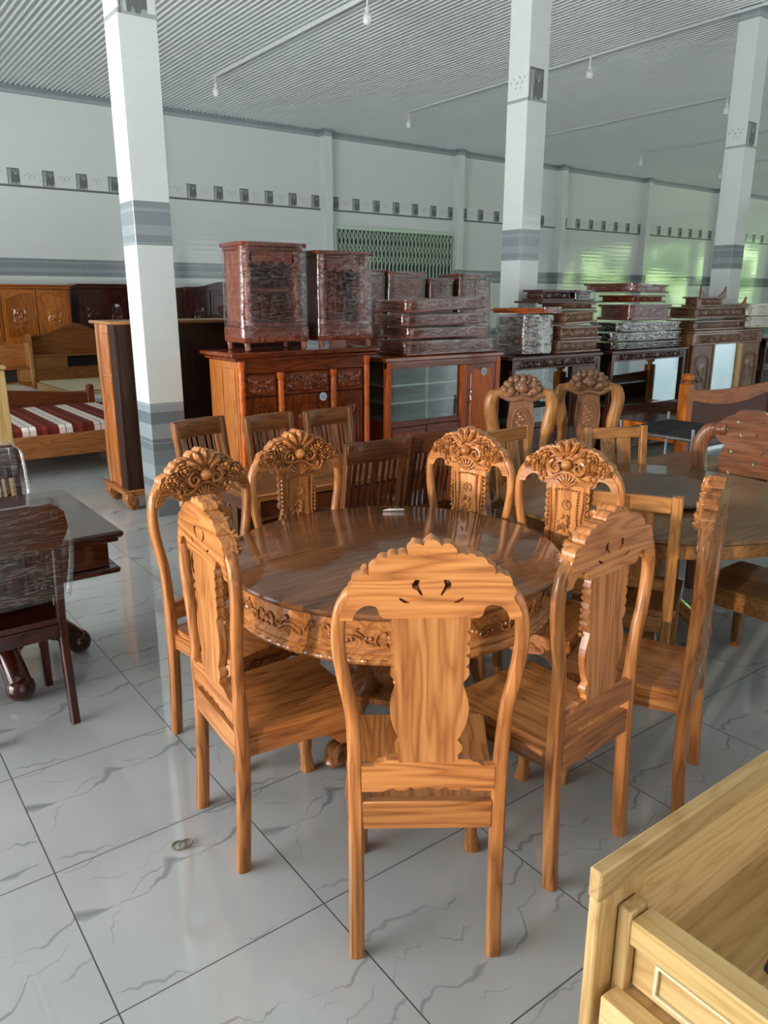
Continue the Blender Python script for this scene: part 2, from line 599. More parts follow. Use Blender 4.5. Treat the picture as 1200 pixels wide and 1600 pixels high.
def mat_ceiling(name, lo, hi):
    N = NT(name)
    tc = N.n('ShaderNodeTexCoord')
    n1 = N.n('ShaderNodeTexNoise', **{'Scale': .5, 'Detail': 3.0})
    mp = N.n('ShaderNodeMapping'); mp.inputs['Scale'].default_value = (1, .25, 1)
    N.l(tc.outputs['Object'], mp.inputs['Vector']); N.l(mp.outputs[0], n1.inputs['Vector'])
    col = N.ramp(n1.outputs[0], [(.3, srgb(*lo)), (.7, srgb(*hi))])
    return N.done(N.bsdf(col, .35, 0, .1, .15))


def mat_leaf():
    N = NT('garden_leaves')
    tc = N.n('ShaderNodeTexCoord')
    n1 = N.n('ShaderNodeTexNoise', **{'Scale': 2.2, 'Detail': 5.0}); N.l(tc.outputs['Object'], n1.inputs['Vector'])
    col = N.ramp(n1.outputs[0], [(.3, srgb(120, 180, 96)), (.5, srgb(186, 226, 150)), (.72, srgb(236, 246, 222))])
    return N.done(N.bsdf(col, .7))


M_FLOOR, M_WALL, M_CEIL = mat_floor(), mat_wall(), [mat_ceiling('ceiling_sheet', (190, 197, 197), (208, 214, 213)), mat_ceiling('ceiling_rib_lit', (238, 242, 242), (246, 248, 248))]  # ribs paler than sheet: the light they catch is put into their colour
M_FILM, M_FILM2, M_GLASS, M_MIRROR = mat_plastic(dens=.13), mat_plastic('thick_stretch_film', .34, gr=.32), mat_glass(), mat_mirror()
M_FILM3 = mat_plastic('tight_stretch_film', .16, (.5, .5, 5.5), 34.0)
M_PLAID, M_LEAF = mat_plaid(), mat_leaf()
M_WHITE = plain('white_paint', (222, 226, 226), .35)
M_BULB = plain('opal_bulb_glass', (238, 240, 240), .18)
M_GREEN = plain('green_gate_enamel', (186, 206, 186), .35, .2)
M_GREEN_D = plain('dark_green_backing', (70, 96, 80), .6)
M_DECOR_D = plain('decor_tile_dark_glaze', (104, 108, 104), .15)
M_DECOR_M = plain('decor_tile_grey_glaze', (158, 164, 158), .15)
M_DECOR_L = plain('decor_tile_pale_glaze', (196, 200, 194), .15)
M_STEEL = plain('brushed_steel', (150, 156, 160), .3, .9)
M_BLACK = plain('black_webbing', (26, 30, 30), .7)
M_INK = plain('black_inlay', (12, 12, 13), .5)
M_DARKIN = plain('dark_cabinet_interior', (30, 24, 20), .6)
M_SHELFW = plain('white_shelf_board', (214, 218, 218), .2)
M_PAPER = plain('white_paper', (226, 226, 222), .6)
M_STICK = plain('pale_sticker', (190, 200, 206), .35)
M_STICKB = plain('blue_sticker_print', (140, 162, 196), .4)
M_RUBBER = plain('tan_rubber', (120, 108, 88), .5)
M_OUT = plain('outdoor_concrete', (168, 172, 174), .9)
M_BEDDING = plain('pale_bedding', (176, 160, 140), .8)
M_BRASS = plain('pale_metal_handle', (200, 190, 170), .25, .9)
M_CLOTH = plain('grey_green_mattress', (186, 196, 178), .8)
# ------------------------------------------------------------------ camera, room, light
def make_camera():
    f = 1195.0
    th = math.atan(335 / f)
    a = math.atan2(1665, math.hypot(f, 335))
    fh = Vector((math.cos(a), math.sin(a), 0)); r = Vector((math.sin(a), -math.cos(a), 0))
    F = fh * math.cos(th) + Vector((0, 0, -math.sin(th)))
    U = fh * math.sin(th) + Vector((0, 0, math.cos(th)))
    cd = bpy.data.cameras.new('camera')
    cd.sensor_fit = 'VERTICAL'; cd.sensor_height = 32.0
    cd.lens = 32.0 * f / 1600
    cd.clip_start = .05; cd.clip_end = 200
    co = bpy.data.objects.new('camera', cd)
    C.objects.link(co)
    M = Matrix((r, U, -F)).transposed().to_4x4()
    M.translation = (0, 0, 1.71)
    co.matrix_world = M
    bpy.context.scene.camera = co

make_camera()
XL, XR, YF, YB, HC = -5.5, 32.0, -6.0, 15.4, 5.22

m = MB(); m.box(XL - .2, XR + .2, YF - .2, YB + .2, -.12, 0, 0)
struct('floor', m, M_FLOOR)

m = MB()
pitch, k = .085, 0
x = XL - .2
prof = []
while x < XR + .2:
    prof += [(x, HC), (x + .058, HC), (x + .061, HC - .024), (x + .079, HC - .024)]
    x += pitch
for (xx, zz) in prof:
    m.v.append(Vector((xx, YF - .2, zz))); m.v.append(Vector((xx, YB + .1, zz)))
for i in range(len(prof) - 1):
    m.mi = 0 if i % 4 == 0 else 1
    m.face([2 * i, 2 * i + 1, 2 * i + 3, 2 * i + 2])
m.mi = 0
b = len(m.v)
for p in ((XL - .2, YF - .2), (XR + .2, YF - .2), (XR + .2, YB + .2), (XL - .2, YB + .2)): m.v.append(Vector((p[0], p[1], HC + .06)))
m.face([b, b + 1, b + 2, b + 3])
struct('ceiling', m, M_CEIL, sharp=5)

m = MB(); m.box(XL, XR, YB, YB + .2, 0, HC, 0)
wall_back = struct('wall_back', m, M_WALL)
m = MB()
m.box(XL - .2, XL, YF, -1.0, 0, HC, 0); m.box(XL - .2, XL, -1.0, .75, 0, 1.70, 0); m.box(XL - .2, XL, -1.0, .75, 2.68, HC, 0); m.box(XL - .2, XL, .75, 1.2, 0, HC, 0)  # unseen window opening, added and sized for the warm spot's beam
m.box(XL - .2, XL, 10.5, YB, 0, HC, 0); m.box(XL - .2, XL, 1.2, 10.5, 4.4, HC, 0)
struct('wall_left', m, M_WALL)
m = MB()
m.box(XR, XR + .2, YF, 1.0, 0, HC, 0); m.box(XR, XR + .2, 13.5, YB, 0, HC, 0); m.box(XR, XR + .2, 1.0, 13.5, 4.0, HC, 0)
for yy in (4.0, 7.2, 10.4): m.box(XR, XR + .2, yy, yy + .3, 0, 4.0, 0)
struct('wall_right', m, M_WALL)
m = MB()
m.box(XL, -3, YF - .2, YF, 0, HC, 0); m.box(5.0, 12.0, YF - .2, YF, 0, HC, 0); m.box(30, XR, YF - .2, YF, 0, HC, 0)
m.box(-3, 5, YF - .2, YF, 4.2, HC, 0); m.box(12, 30, YF - .2, YF, 4.2, HC, 0)
for xx in (15.5, 19, 22.5, 26): m.box(xx, xx + .4, YF - .2, YF, 0, 4.2, 0)
struct('wall_front', m, M_WALL)


def vase_polys(m, P, w, h):
    """still life of a bottle, a round vase and twigs on a dark tile; P(u, w, lift) maps to space"""
    def poly(pts, mi, lift):
        s = len(m.v)
        m.v += [P(a, c, lift) for a, c in pts]
        m.mi = mi
        m.face(list(range(s, s + len(pts))))
    poly([(0, 0), (w, 0), (w, h), (0, h)], 0, .001)
    poly([(.06 * w, .05 * h), (.36 * w, .05 * h), (.36 * w, .93 * h), (.06 * w, .93 * h)], 1, .0016)
    poly([(.06 * w, 0), (w, 0), (w, .16 * h), (.06 * w, .2 * h)], 1, .0014)
    def sil(cx, pr, mi, lift):
        L = [(cx - r * w, z * h) for r, z in pr] + [(cx + r * w, z * h) for r, z in pr[::-1]]
        poly(L[::-1], mi, lift)
    sil(.36 * w, [(.06, .06), (.09, .12), (.09, .4), (.035, .55), (.03, .86), (.045, .9)], 0, .0024)
    sil(.66 * w, [(.08, .06), (.17, .18), (.19, .3), (.14, .42), (.05, .5), (.05, .56), (.09, .6)], 0, .0024)
    sil(.20 * w, [(.03, .06), (.06, .14), (.02, .3), (.02, .42)], 2, .0026)
    for k in range(5):
        x0 = .66 * w; a = -.3 + .16 * k
        poly([(x0 - .008 * w, .58 * h), (x0 + .008 * w, .58 * h), (x0 + a * w + .012 * w, .92 * h), (x0 + a * w - .012 * w, .92 * h)], 2, .002)


def leaf_polys(m, P, w, h):
    for k, (u, c, s, a) in enumerate(((.15, .55, .12, 1.2), (.3, .68, .12, 1.9), (.45, .5, .15, .7), (.58, .7, .12, 2.2), (.7, .5, .12, 1.0), (.82, .66, .1, .4), (.4, .32, .1, 2.6), (.62, .3, .1, .4))):
        s0 = len(m.v)
        n = 8
        for i in range(n):
            t = 2 * PI * i / n
            e, g = s * w * .62 * math.cos(t), s * w * .2 * math.sin(t)
            m.v.append(P(u * w + e * math.cos(a) - g * math.sin(a), c * h + e * math.sin(a) + g * math.cos(a), .0012))
        m.mi = 1
        m.face(list(range(s0, s0 + n)))


DEC = [M_DECOR_D, M_DECOR_M, M_DECOR_L]
PX, PY, PS = [2.09, 6.125, 10.165], 5.85, .28
for k, px in enumerate(PX):
    m = MB(); m.box(px, px + PS, PY, PY + PS, 0, HC + .02, .004)
    p = struct('pillar', m, M_WALL)
    m = MB()
    vase_polys(m, lambda u, w, t: Vector((px + .015 + u, PY - t, 3.585 + w)), .2, .30)
    s0 = len(m.v)
    m.mi = 1
    for pts in ([(0, 0), (PS, 0), (PS, .03), (0, .03)],):
        m.v += [Vector((px + a, PY - .0008, 3.585 + c)) for a, c in pts]; m.face([s0, s0 + 1, s0 + 2, s0 + 3])
    struct('decor_tile', m, DEC, p)
    m = MB()
    leaf_polys(m, lambda u, w, t: Vector((px - t, PY + PS - u, 3.64 + w)), PS, .24)
    s0 = len(m.v)
    m.v += [Vector((px - .0008, PY + PS - a, 3.585 + c)) for a, c in ((0, 0), (PS, 0), (PS, .03), (0, .03))]; m.face([s0, s0 + 1, s0 + 2, s0 + 3])
    struct('decor_tile', m, DEC, p)

PIL = [1.9, 5.75, 9.72, 13.62, 17.45, 21.35, 25.35, 29.2]
for k, px in enumerate(PIL):
    m = MB(); m.box(px, px + .2, YB - .21, YB + .01, 0, HC + .02, .004)
    struct('trim_%d' % (k + 1), m, M_WALL)
    x0, x1 = px + .2, (PIL[k + 1] if k + 1 < len(PIL) else XR)
    m = MB()
    xx = x0 + .08
    s0 = len(m.v)
    m.mi = 0
    m.v += [Vector((x0, YB - .004, 3.575)), Vector((x1, YB - .004, 3.575)), Vector((x1, YB - .004, 3.612)), Vector((x0, YB - .004, 3.612))]
    m.face([s0, s0 + 1, s0 + 2, s0 + 3])
    while xx < x1 - .1:
        w = min(.2, x1 - xx)
        vase_polys(m, lambda u, c, t: Vector((xx + u, YB - t * 3 - .002, 3.615 + c)), w, .265)
        if xx + .577 < x1:
            leaf_polys(m, lambda u, c, t: Vector((xx + .25 + u, YB - t * 3 - .002, 3.66 + c)), .28, .22)
        xx += .577
    struct('wall_frieze', m, DEC, wall_back)

# folding steel gate in the back wall
m = MB(); m.box(10.06, 13.6, YB - .012, YB, .02, 3.2, 0)
gate = struct('door_1', m, M_GREEN_D)
m = MB()
m.box(10.0, 13.64, YB - .1, YB - .02, 3.2, 3.28, .006); m.box(10.0, 10.07, YB - .1, YB - .02, .02, 3.2, .006); m.box(13.57, 13.63, YB - .1, YB - .02, .02, 3.2, .006)
struct('gate_frame', m, M_GREEN, gate)
m = MB()
nb = 30
for i in range(nb + 1):
    xx = 10.1 + i * (3.44 / nb)
    m.box(xx - .011, xx + .011, YB - .075, YB - .045, .02, 3.18, .004)
struct('gate_bar', m, M_GREEN, gate)
m = MB()
for z0 in (2.45, 1.2):
    for i in range(nb):
        xx = 10.1 + i * (3.44 / nb); d = 3.44 / nb
        for zz in (z0, z0 + .25, z0 + .5):
            m.beam((xx, YB - .08, zz), (xx + d, YB - .08, zz + .25), .012, .02, .002, up=(0, 1, 0))
            m.beam((xx, YB - .085, zz + .25), (xx + d, YB - .085, zz), .012, .02, .002, up=(0, 1, 0))
struct('scissor_lattice', m, M_GREEN, gate)

# conduits along the ceiling and the bulbs that hang from them
CON = [6.1, 10.15, 14.0, 17.55, 21.1]
where = ['first from the left', 'second from the left', 'third from the left', 'fourth from the left', 'farthest to the right']
for i, cx in enumerate(CON):
    m = MB(); m.tube([(cx, YF + .1, HC - .042), (cx, 12.82, HC - .042)], .02, 8)
    o = m.build('ceiling_conduit', M_WHITE)
    tag(o, 'white conduit pipe under the ribbed ceiling, %s' % where[i], 'pipe', 'white conduits under the ceiling')

def bulb(x, y, label):
    t = thing('ceiling_bulb', label, 'light bulb', (x, y, HC - .06), 0, 'bulbs hanging from the conduits')
    m = MB(); m.lathe([(.0, 0), (.012, 0), (.012, -.09), (.03, -.1), (.03, -.15), (.0, -.15)], n=12); m.build('socket', M_WHITE, t)
    m = MB(); m.lathe([(.024, -.15), (.05, -.18), (.058, -.22), (.05, -.26), (.028, -.285), (0, -.29)], n=14); m.build('bulb_globe', M_BULB, t)
    return t
BUL = [(6.1, 12.78, 'white bulb at the far end of the leftmost conduit, right of the nearest pillar'),
       (6.1, 8.52, 'white bulb at the top edge of the picture on the leftmost conduit'),
       (10.15, 12.82, 'white bulb at the far end of the second conduit, left of the middle pillar'),
       (10.15, 8.45, 'white bulb hanging nearest to the middle pillar, on its right side'),
       (17.55, 12.82, 'white bulb at the far end of the fourth conduit, above the pilastered wall'),
       (14.0, 8.5, 'white bulb beside the right pillar, the higher of two there'),
       (21.1, 12.8, 'white bulb half hidden by the right pillar, the lower of two there')]
for b_ in BUL: bulb(*b_)

# outside
m = MB(); m.box(-9.0, XL - .201, YF - .2, YB + .2, HC, HC + .1, 0)  # unseen overhang, added to keep direct sun out of the left opening
struct('sun_block_overhang', m, M_WHITE)
m = MB(); m.box(-40, XL - .2, -30, 40, -.2, -.1, 0)
struct('ground_outside', m, M_OUT)
m = MB(); m.box(XR + .2, 60, -30, 40, -.2, -.1, 0); m.box(XL - .2, XR + .2, -30, YF - .2, -.2, -.1, 0)
struct('ground_outside', m, M_OUT)
m = MB()
rr = random.Random(3)
for i in range(900):
    y = rr.uniform(-1, 44); z = rr.uniform(.2, 6.5); x = 39 + rr.uniform(-1.2, 1.5) - .1 * z
    r = rr.uniform(.4, 1.0)
    s0 = len(m.v)
    m.ball((x, y, z), (r, r, r * .8), 8, 6)
    for j in range(s0, len(m.v)):
        m.v[j] += Vector((rr.uniform(-.12, .12), rr.uniform(-.12, .12), rr.uniform(-.12, .12)))
tag(m.build('garden_hedge', M_LEAF), 'green trees outside the far right opening, mirrored in the wall', 'trees', kind='stuff')

# sky, sun and the daylight that comes through the openings
w = bpy.data.worlds.new('sky'); bpy.context.scene.world = w
w.use_nodes = True
nt = w.node_tree; nt.nodes.clear()
tc = nt.nodes.new('ShaderNodeTexCoord'); sp = nt.nodes.new('ShaderNodeSeparateXYZ'); nt.links.new(tc.outputs['Generated'], sp.inputs[0])
rp = nt.nodes.new('ShaderNodeValToRGB')
rp.color_ramp.elements[0].position = .0; rp.color_ramp.elements[0].color = (.86, .92, .95, 1)
rp.color_ramp.elements[1].position = .8; rp.color_ramp.elements[1].color = (.45, .66, .95, 1)
nt.links.new(sp.outputs[2], rp.inputs[0])
bg = nt.nodes.new('ShaderNodeBackground'); bg.inputs['Strength'].default_value = SKY
nt.links.new(rp.outputs[0], bg.inputs[0])
wo = nt.nodes.new('ShaderNodeOutputWorld'); nt.links.new(bg.outputs[0], wo.inputs[0])

def area(name, loc, rot, sx, sy, power, col, spread=180):
    l = bpy.data.lights.new(name, 'AREA'); l.shape = 'RECTANGLE'; l.size = sx; l.size_y = sy
    l.energy = power; l.color = col; l.spread = math.radians(spread)
    o = bpy.data.objects.new(name, l); C.objects.link(o); o.location = loc; o.rotation_euler = rot
    return o
for A in AREAS: area(*A)
# added warm spot outside, lights the chair patch through a window cut for it
bl_ = bpy.data.lights.new('added_warm_spot', 'SPOT'); bl_.energy = BEAM; bl_.color = (1, .86, .68); bl_.shadow_soft_size = .35
bl_.spot_size = math.radians(7.0); bl_.spot_blend = .25
bo_ = bpy.data.objects.new('added_warm_spot', bl_); C.objects.link(bo_)
dv = Vector((.94, .30, -.17)).normalized()
bo_.location = Vector((1.6, 2.0, .95)) - dv * 30
bo_.rotation_euler = (-dv).to_track_quat('Z', 'Y').to_euler()
sl = bpy.data.lights.new('sun', 'SUN'); sl.energy = SUN; sl.angle = .02; sl.color = (1, .97, .92)
so = bpy.data.objects.new('sun', sl); C.objects.link(so)
so.rotation_euler = Vector((-.5, .12, .86)).to_track_quat('Z', 'Y').to_euler()
# ------------------------------------------------------------------ the carved dining set
def scallop(anchors, bulge=.38, n=4):
    """polyline through anchors with an outward arc between neighbours (anchors run counter-clockwise)"""
    out = []
    for (a, b) in zip(anchors[:-1], anchors[1:]):
        a, b = Vector(a), Vector(b)
        d = b - a
        nrm = Vector((d.y, -d.x))
        for k in range(n):
            t = k / n
            p = a + d * t + nrm * (bulge * 4 * t * (1 - t) * .5)
            out.append((p.x, p.y))
    out.append(tuple(anchors[-1]))
    return out


def mir(pts):
    return [(-x, z) for x, z in pts][::-1]


def crest_outline():
    Q = lambda zx, zy: ((zx - 608) / 2100, 1.18 - (zy - 60) / 1990)
    low = [Q(*p) for p in ((845, 452), (862, 440), (869, 425), (873, 404), (884, 393), (905, 387), (930, 388), (955, 397), (985, 425), (1000, 462),
                           (1062, 462), (1058, 430), (1040, 392), (1012, 352))]
    anch = [Q(*p) for p in ((1012, 352), (1004, 288), (962, 240), (916, 238), (880, 182), (826, 152), (774, 141), (722, 142), (716, 104), (652, 96))]
    top = scallop(anch, .5, 4)
    mid = scallop([Q(652, 96), Q(564, 96)], .75, 8)
    right = low + top[1:]
    return right + mid[1:-1] + mir(right)


def crest_holes():
    Q = lambda zx, zy: ((zx - 608) / 2100, 1.18 - (zy - 60) / 1990)
    a = [Q(*p) for p in ((664, 262), (690, 260), (698, 272), (706, 280), (702, 306), (682, 311), (668, 330), (656, 342), (652, 330), (668, 303), (672, 282))]
    b = [Q(*p) for p in ((712, 375), (738, 362), (765, 347), (766, 360), (742, 376))]
    return [a, b, mir(a), mir(b)]


def splat_outline():
    r = [(.074, .590), (.074, .612), (.083, .622), (.084, .634), (.078, .645), (.071, .652), (.078, .664), (.089, .69), (.095, .715), (.097, .741), (.094, .765),
         (.086, .79), (.080, .812), (.088, .818), (.096, .832), (.094, .846), (.086, .852), (.094, .860), (.095, .873), (.087, .882), (.095, .891), (.094, .906),
         (.086, .913), (.094, .922), (.095, .935), (.088, .945), (.095, .955), (.094, .972), (.090, .985), (.090, 1.0)]
    return r + mir(r)


def rose(m, cx, cz, y, r, seed=0):
    rr = random.Random(seed)
    m.ball((cx, y - .010, cz), (r * .34, .010, r * .34), 8, 5)
    for ring, (rad, n, s) in enumerate(((.46, 5, .34), (.82, 7, .36))):
        for k in range(n):
            a = 2 * PI * k / n + ring * .5 + rr.uniform(-.1, .1)
            M = Matrix.Rotation(-a, 3, 'Y') @ Matrix.Rotation(.5, 3, 'Z')
            m.ball((cx + r * rad * math.cos(a), y - .008 + ring * .005, cz + r * rad * math.sin(a)), (r * .15, .010, r * s * .92), 6, 4, M)


def spiral(cx, cz, y, r, turns, a0, sgn, n=22):
    P = []
    for i in range(n):
        t = i / (n - 1)
        rr_ = r * (1 - .82 * t)
        a = a0 + sgn * turns * 2 * PI * t
        P.append((cx + rr_ * math.cos(a), y - .004 * t, cz + rr_ * math.sin(a)))
    return P


def crest_carving():
    """relief on the side that faces the sitter (local +y is the front)"""
    m = MB()
    y = -.0
    # everything is modelled towards -y, then mirrored to +y at the end
    # shell at the top
    for k in range(-2, 3):
        a = PI / 2 + k * .50
        M = Matrix.Rotation(-(a - PI / 2), 3, 'Y')
        m.ball((math.cos(a) * .056, y - .010, 1.086 + math.sin(a) * .056), (.0135, .013, .036), 8, 6, M)
        m.ball((math.cos(a) * .060, y - .020, 1.086 + math.sin(a) * .062), (.006, .006, .022), 6, 5, M)
    m.ball((0, y - .014, 1.072), (.024, .021, .024), 14, 9)
    for s in (-1, 1):
        m.tube(spiral(s * .050, 1.058, y - .010, .030, 1.3, PI * .42 if s > 0 else PI * .58, -s), [(.0095 - .0055 * i / 21) for i in range(22)], 7)
        m.tube(catmull([(s * .020, y - .012, 1.098), (s * .048, y - .013, 1.106), (s * .078, y - .010, 1.092), (s * .088, y - .008, 1.062), (s * .080, y - .006, 1.036)], 5), [.008, .008, .0075, .006, .005], 7)
        rose(m, s * .094, 1.100, y - .006, .033, 1)
        rose(m, s * .142, 1.074, y - .005, .031, 2)
        rose(m, s * .173, 1.054, y - .004, .016, 3)
        rose(m, s * .112, 1.050, y - .003, .020, 4)
        for (lx, lz, la) in ((.062, 1.124, .9), (.120, 1.112, .4), (.156, 1.092, .5), (.172, 1.074, .9), (.135, 1.045, -.9), (.155, 1.042, -.6), (.122, 1.026, -1.4), (.112, 1.006, -1.2), (.098, 1.022, -1.5)):
            M = Matrix.Rotation(s * la, 3, 'Y')
            m.ball((s * lx * .97, y - .006, lz - .006), (.015, .008, .008), 6, 4, M)
        # ogee moulding over the splat
        m.tube(catmull([(0, y - .008, 1.040), (s * .025, y - .009, 1.036), (s * .052, y - .009, 1.016), (s * .080, y - .008, 1.006), (s * .106, y - .006, 1.010), (s * .118, y - .005, .998)], 5),
               [.0075, .007, .0065, .006, .005], 6)
    # palmette under it
    for k in range(-3, 4):
        a = PI / 2 + k * .33
        M = Matrix.Rotation(-(a - PI / 2), 3, 'Y')
        m.ball((math.cos(a) * .030, y - .006, .972 + math.sin(a) * .034), (.0060, .008, .026), 6, 5, M)
    flip_y(m)
    return m


def flip_y(m):
    for i, v in enumerate(m.v): m.v[i] = Vector((v.x, -v.y, v.z))
    m.f = [f[::-1] for f in m.f]


def splat_carving():
    m = MB()
    for s in (-1, 1):
        z = .66
        while z < .955:
            wv = .052 + .006 * math.cos((z - .66) * 14)
            m.ball((s * wv, -.002, z), .0060, 6, 4)
            z += .0125
        m.tube(catmull([(s * .066, -.002, .65), (s * .080, -.003, .73), (s * .066, -.003, .81), (s * .070, -.003, .88), (s * .074, -.003, .96)], 6), .0042, 5)
        for k in range(9):
            z = .80 + k * .019
            m.ball((s * .082, -.004, z), (.007, .006, .008), 6, 4)
        m.tube(spiral(s * .062, .625, -.003, .014, 1.2, PI, s), .003, 5)
    for k in range(-4, 5):
        m.ball((k * .0125, -.002, .962 - abs(k) * .0012), .0052, 6, 4)
        m.ball((k * .0125, -.002, .66 + abs(k) * .002), .0045, 6, 4)
    ring = [(.020 * math.cos(2 * PI * k / 20), -.002, .895 + .020 * math.sin(2 * PI * k / 20)) for k in range(21)]
    m.tube(ring, .0026, 5)
    m.tube(catmull([(-.010, -.002, .905), (.0, -.003, .908), (.002, -.003, .895), (-.006, -.003, .887), (.010, -.002, .884)], 4), .002, 5)
    rr = random.Random(5)
    for k in range(26):
        a, q = rr.uniform(0, 2 * PI), rr.uniform(.0, 1)
        M = Matrix.Rotation(rr.uniform(0, 3), 3, 'Y')
        m.ball((q * .042 * math.cos(a), -.002, .80 + q * .05 * math.sin(a)), (.011, .005, .005), 6, 4, M)
    for k in range(5):
        M = Matrix.Rotation(k * PI / 5, 3, 'Y')
        m.ball((0, -.003, .72), (.030, .005, .006), 6, 4, M)
    flip_y(m)
    return m


CH_LABELS = {}
def make_carved_chair(label, loc, rotz):
    G = 'golden'
    t = thing('carved_dining_chair', label, 'chair', loc, rotz, 'carved chairs around the round table')
    for s in (-1, 1):
        P = catmull([(s * .184, -.012, 0), (s * .183, .0, .2), (s * .183, .008, .42), (s * .184, .006, .55), (s * .187, .004, .66), (s * .1935, .002, .74), (s * .207, 0, .81),
                     (s * .2185, 0, .88), (s * .2215, 0, .935), (s * .2165, 0, .985), (s * .203, 0, 1.023), (s * .183, 0, 1.048)], 4)
        n = len(P)
        rad = []
        for i, p in enumerate(P):
            z = p.z
            w = .0205 if z < .45 else (.0205 - .003 * min(1, (z - .45) / .25))
            d = .021 if z < .6 else .0175
            rad.append((w, d))
        m = MB(); m.tube(P, rad, 12, side=(1, 0, 0), sq=.62); m.build('back_post', wood(G, 'z'), t)
    m = MB(); m.prism(crest_outline(), -.020, .022, 'y', crest_holes()); m.build('crest', wood(G, 'x'), t)
    crest_carving_at(t, G)
    m = MB(); m.prism(splat_outline(), -.013, .009, 'y'); m.build('splat', wood(G, 'z'), t)
    m = splat_carving()
    for i, v in enumerate(m.v): m.v[i] = Vector((v.x, v.y * 1.7 + .007, v.z))
    m.build('splat_carving', wood(G, 'z'), t)
    top = [(-.168, .578), (-.135, .578), (-.125, .588), (-.112, .590), (-.105, .597), (0, .601), (.105, .597), (.112, .590), (.125, .588), (.135, .578), (.168, .578)]
    bot = [(.168, .506), (.115, .506), (.088, .516), (.080, .509), (.055, .509), (.045, .519), (.030, .510), (0, .518), (-.030, .510), (-.045, .519), (-.055, .509), (-.080, .509), (-.088, .516), (-.115, .506), (-.168, .506)]
    m = MB(); m.prism((top + bot)[::-1], -.012, .012, 'y'); m.build('lower_rail', wood(G, 'x'), t)
    # seat frame and board
    m = MB(); m.box(-.166, .166, -.010, .014, .392, .474, .003); m.build('back_apron', wood(G, 'x'), t)
    seat = [(-.166, .012), (.166, .012), (.178, .06), (.202, .405), (.19, .417), (-.19, .417), (-.202, .405), (-.178, .06)]
    m = MB(); m.prism(seat, .452, .472, 'z'); m.build('seat', wood(G, 'y'), t)
    for s in (-1, 1):
        z0 = .388
        m = MB()
        out = [(.02, .452), (.02, z0 + .004), (.24, z0 + .002), (.285, z0 - .004), (.308, z0 - .022), (.333, z0 - .05), (.353, z0 - .05), (.366, z0 - .02), (.366, .452)]
        x0 = .172; ang = math.atan2(.017, .366)
        M = Matrix.Translation((s * x0, 0, 0)) @ Matrix.Rotation(-s * ang, 4, 'Z')
        m.prism(out, -.012, .012, 'x', M=M); m.build('side_apron', wood(G, 'y'), t)
        P = catmull([(s * .178, .388, .45), (s * .184, .396, .36), (s * .187, .402, .30), (s * .179, .391, .20), (s * .173, .385, .11), (s * .177, .391, .045), (s * .181, .397, 0)], 4)
        m = MB(); m.tube(P, [(.030, .030)] * 4 + [(.032, .032)] * 4 + [(.028, .028)] * 4 + [(.022, .022)] * 5 + [(.019, .019)] * 3 + [(.022, .022)] * 3 + [(.026, .026)] * 2, 12, side=(1, 0, 0), sq=.6)
        m.build('leg', wood(G, 'z'), t)
    out = [(-.20, .452), (.20, .452), (.20, .36), (.17, .345), (.15, .352), (.13, .372), (.09, .384), (.05, .378), (.03, .366), (0, .358), (-.03, .366), (-.05, .378), (-.09, .384), (-.13, .372), (-.15, .352), (-.17, .345), (-.20, .36)]
    out = [(a * .88, b) for a, b in out]
    m = MB(); m.prism(out[::-1], .380, .403, 'y')
    for s in (-1, 1):
        m.tube(spiral(s * .09, .41, .407, .022, 1.2, 0, s), .004, 5)
        m.tube(catmull([(s * .01, .406, .40), (s * .05, .407, .425), (s * .08, .406, .40)], 4), .004, 5)
    m.ball((0, .405, .40), (.018, .008, .018), 8, 5)
    m.build('front_apron', wood(G, 'x'), t)
    return t


def crest_carving_at(t, G):
    m = crest_carving()
    for i, v in enumerate(m.v): m.v[i] = Vector((v.x, v.y * 1.25 + .018, v.z))
    o = m.build('crest_carving', wood(G, 'x'), t)
    o['label'] = 'carved shell and roses on the crest'
    return o


CHAIRS = [  # x, y, yaw in degrees
    (1.097, 1.286, -35.6, 'carved chair in the middle foreground with its plain back towards us'),
    (0.864, 2.038, -94.3, 'carved chair left of the round table, bright orange plain back turned to the left'),
    (1.729, 1.261, 3.9, 'carved chair right of the foreground chair, dark brown back turned to us'),
    (2.303, 1.279, 23.8, 'carved chair seen edge-on at the right end of the round table group'),
    (1.160, 2.752, -168.0, 'carved chair at the far left of the round table, shell carving in shade'),
    (1.672, 2.895, -180.0, 'shaded carved chair at the back of the round table, in front of the slat chairs'),
    (2.340, 2.490, -257.0, 'brightly lit carved chair directly behind the round table, left of two bright ones'),
    (2.455, 2.013, -252.0, 'brightly lit carved chair back right of the round table, right of two bright ones'),
]
ch0 = make_carved_chair(CHAIRS[0][3], (CHAIRS[0][0], CHAIRS[0][1], 0), math.radians(CHAIRS[0][2]))
for (x, y, a, lab) in CHAIRS[1:]:
    dup(ch0, (x, y, 0), math.radians(a), lab).scale = (1, 1, .983)

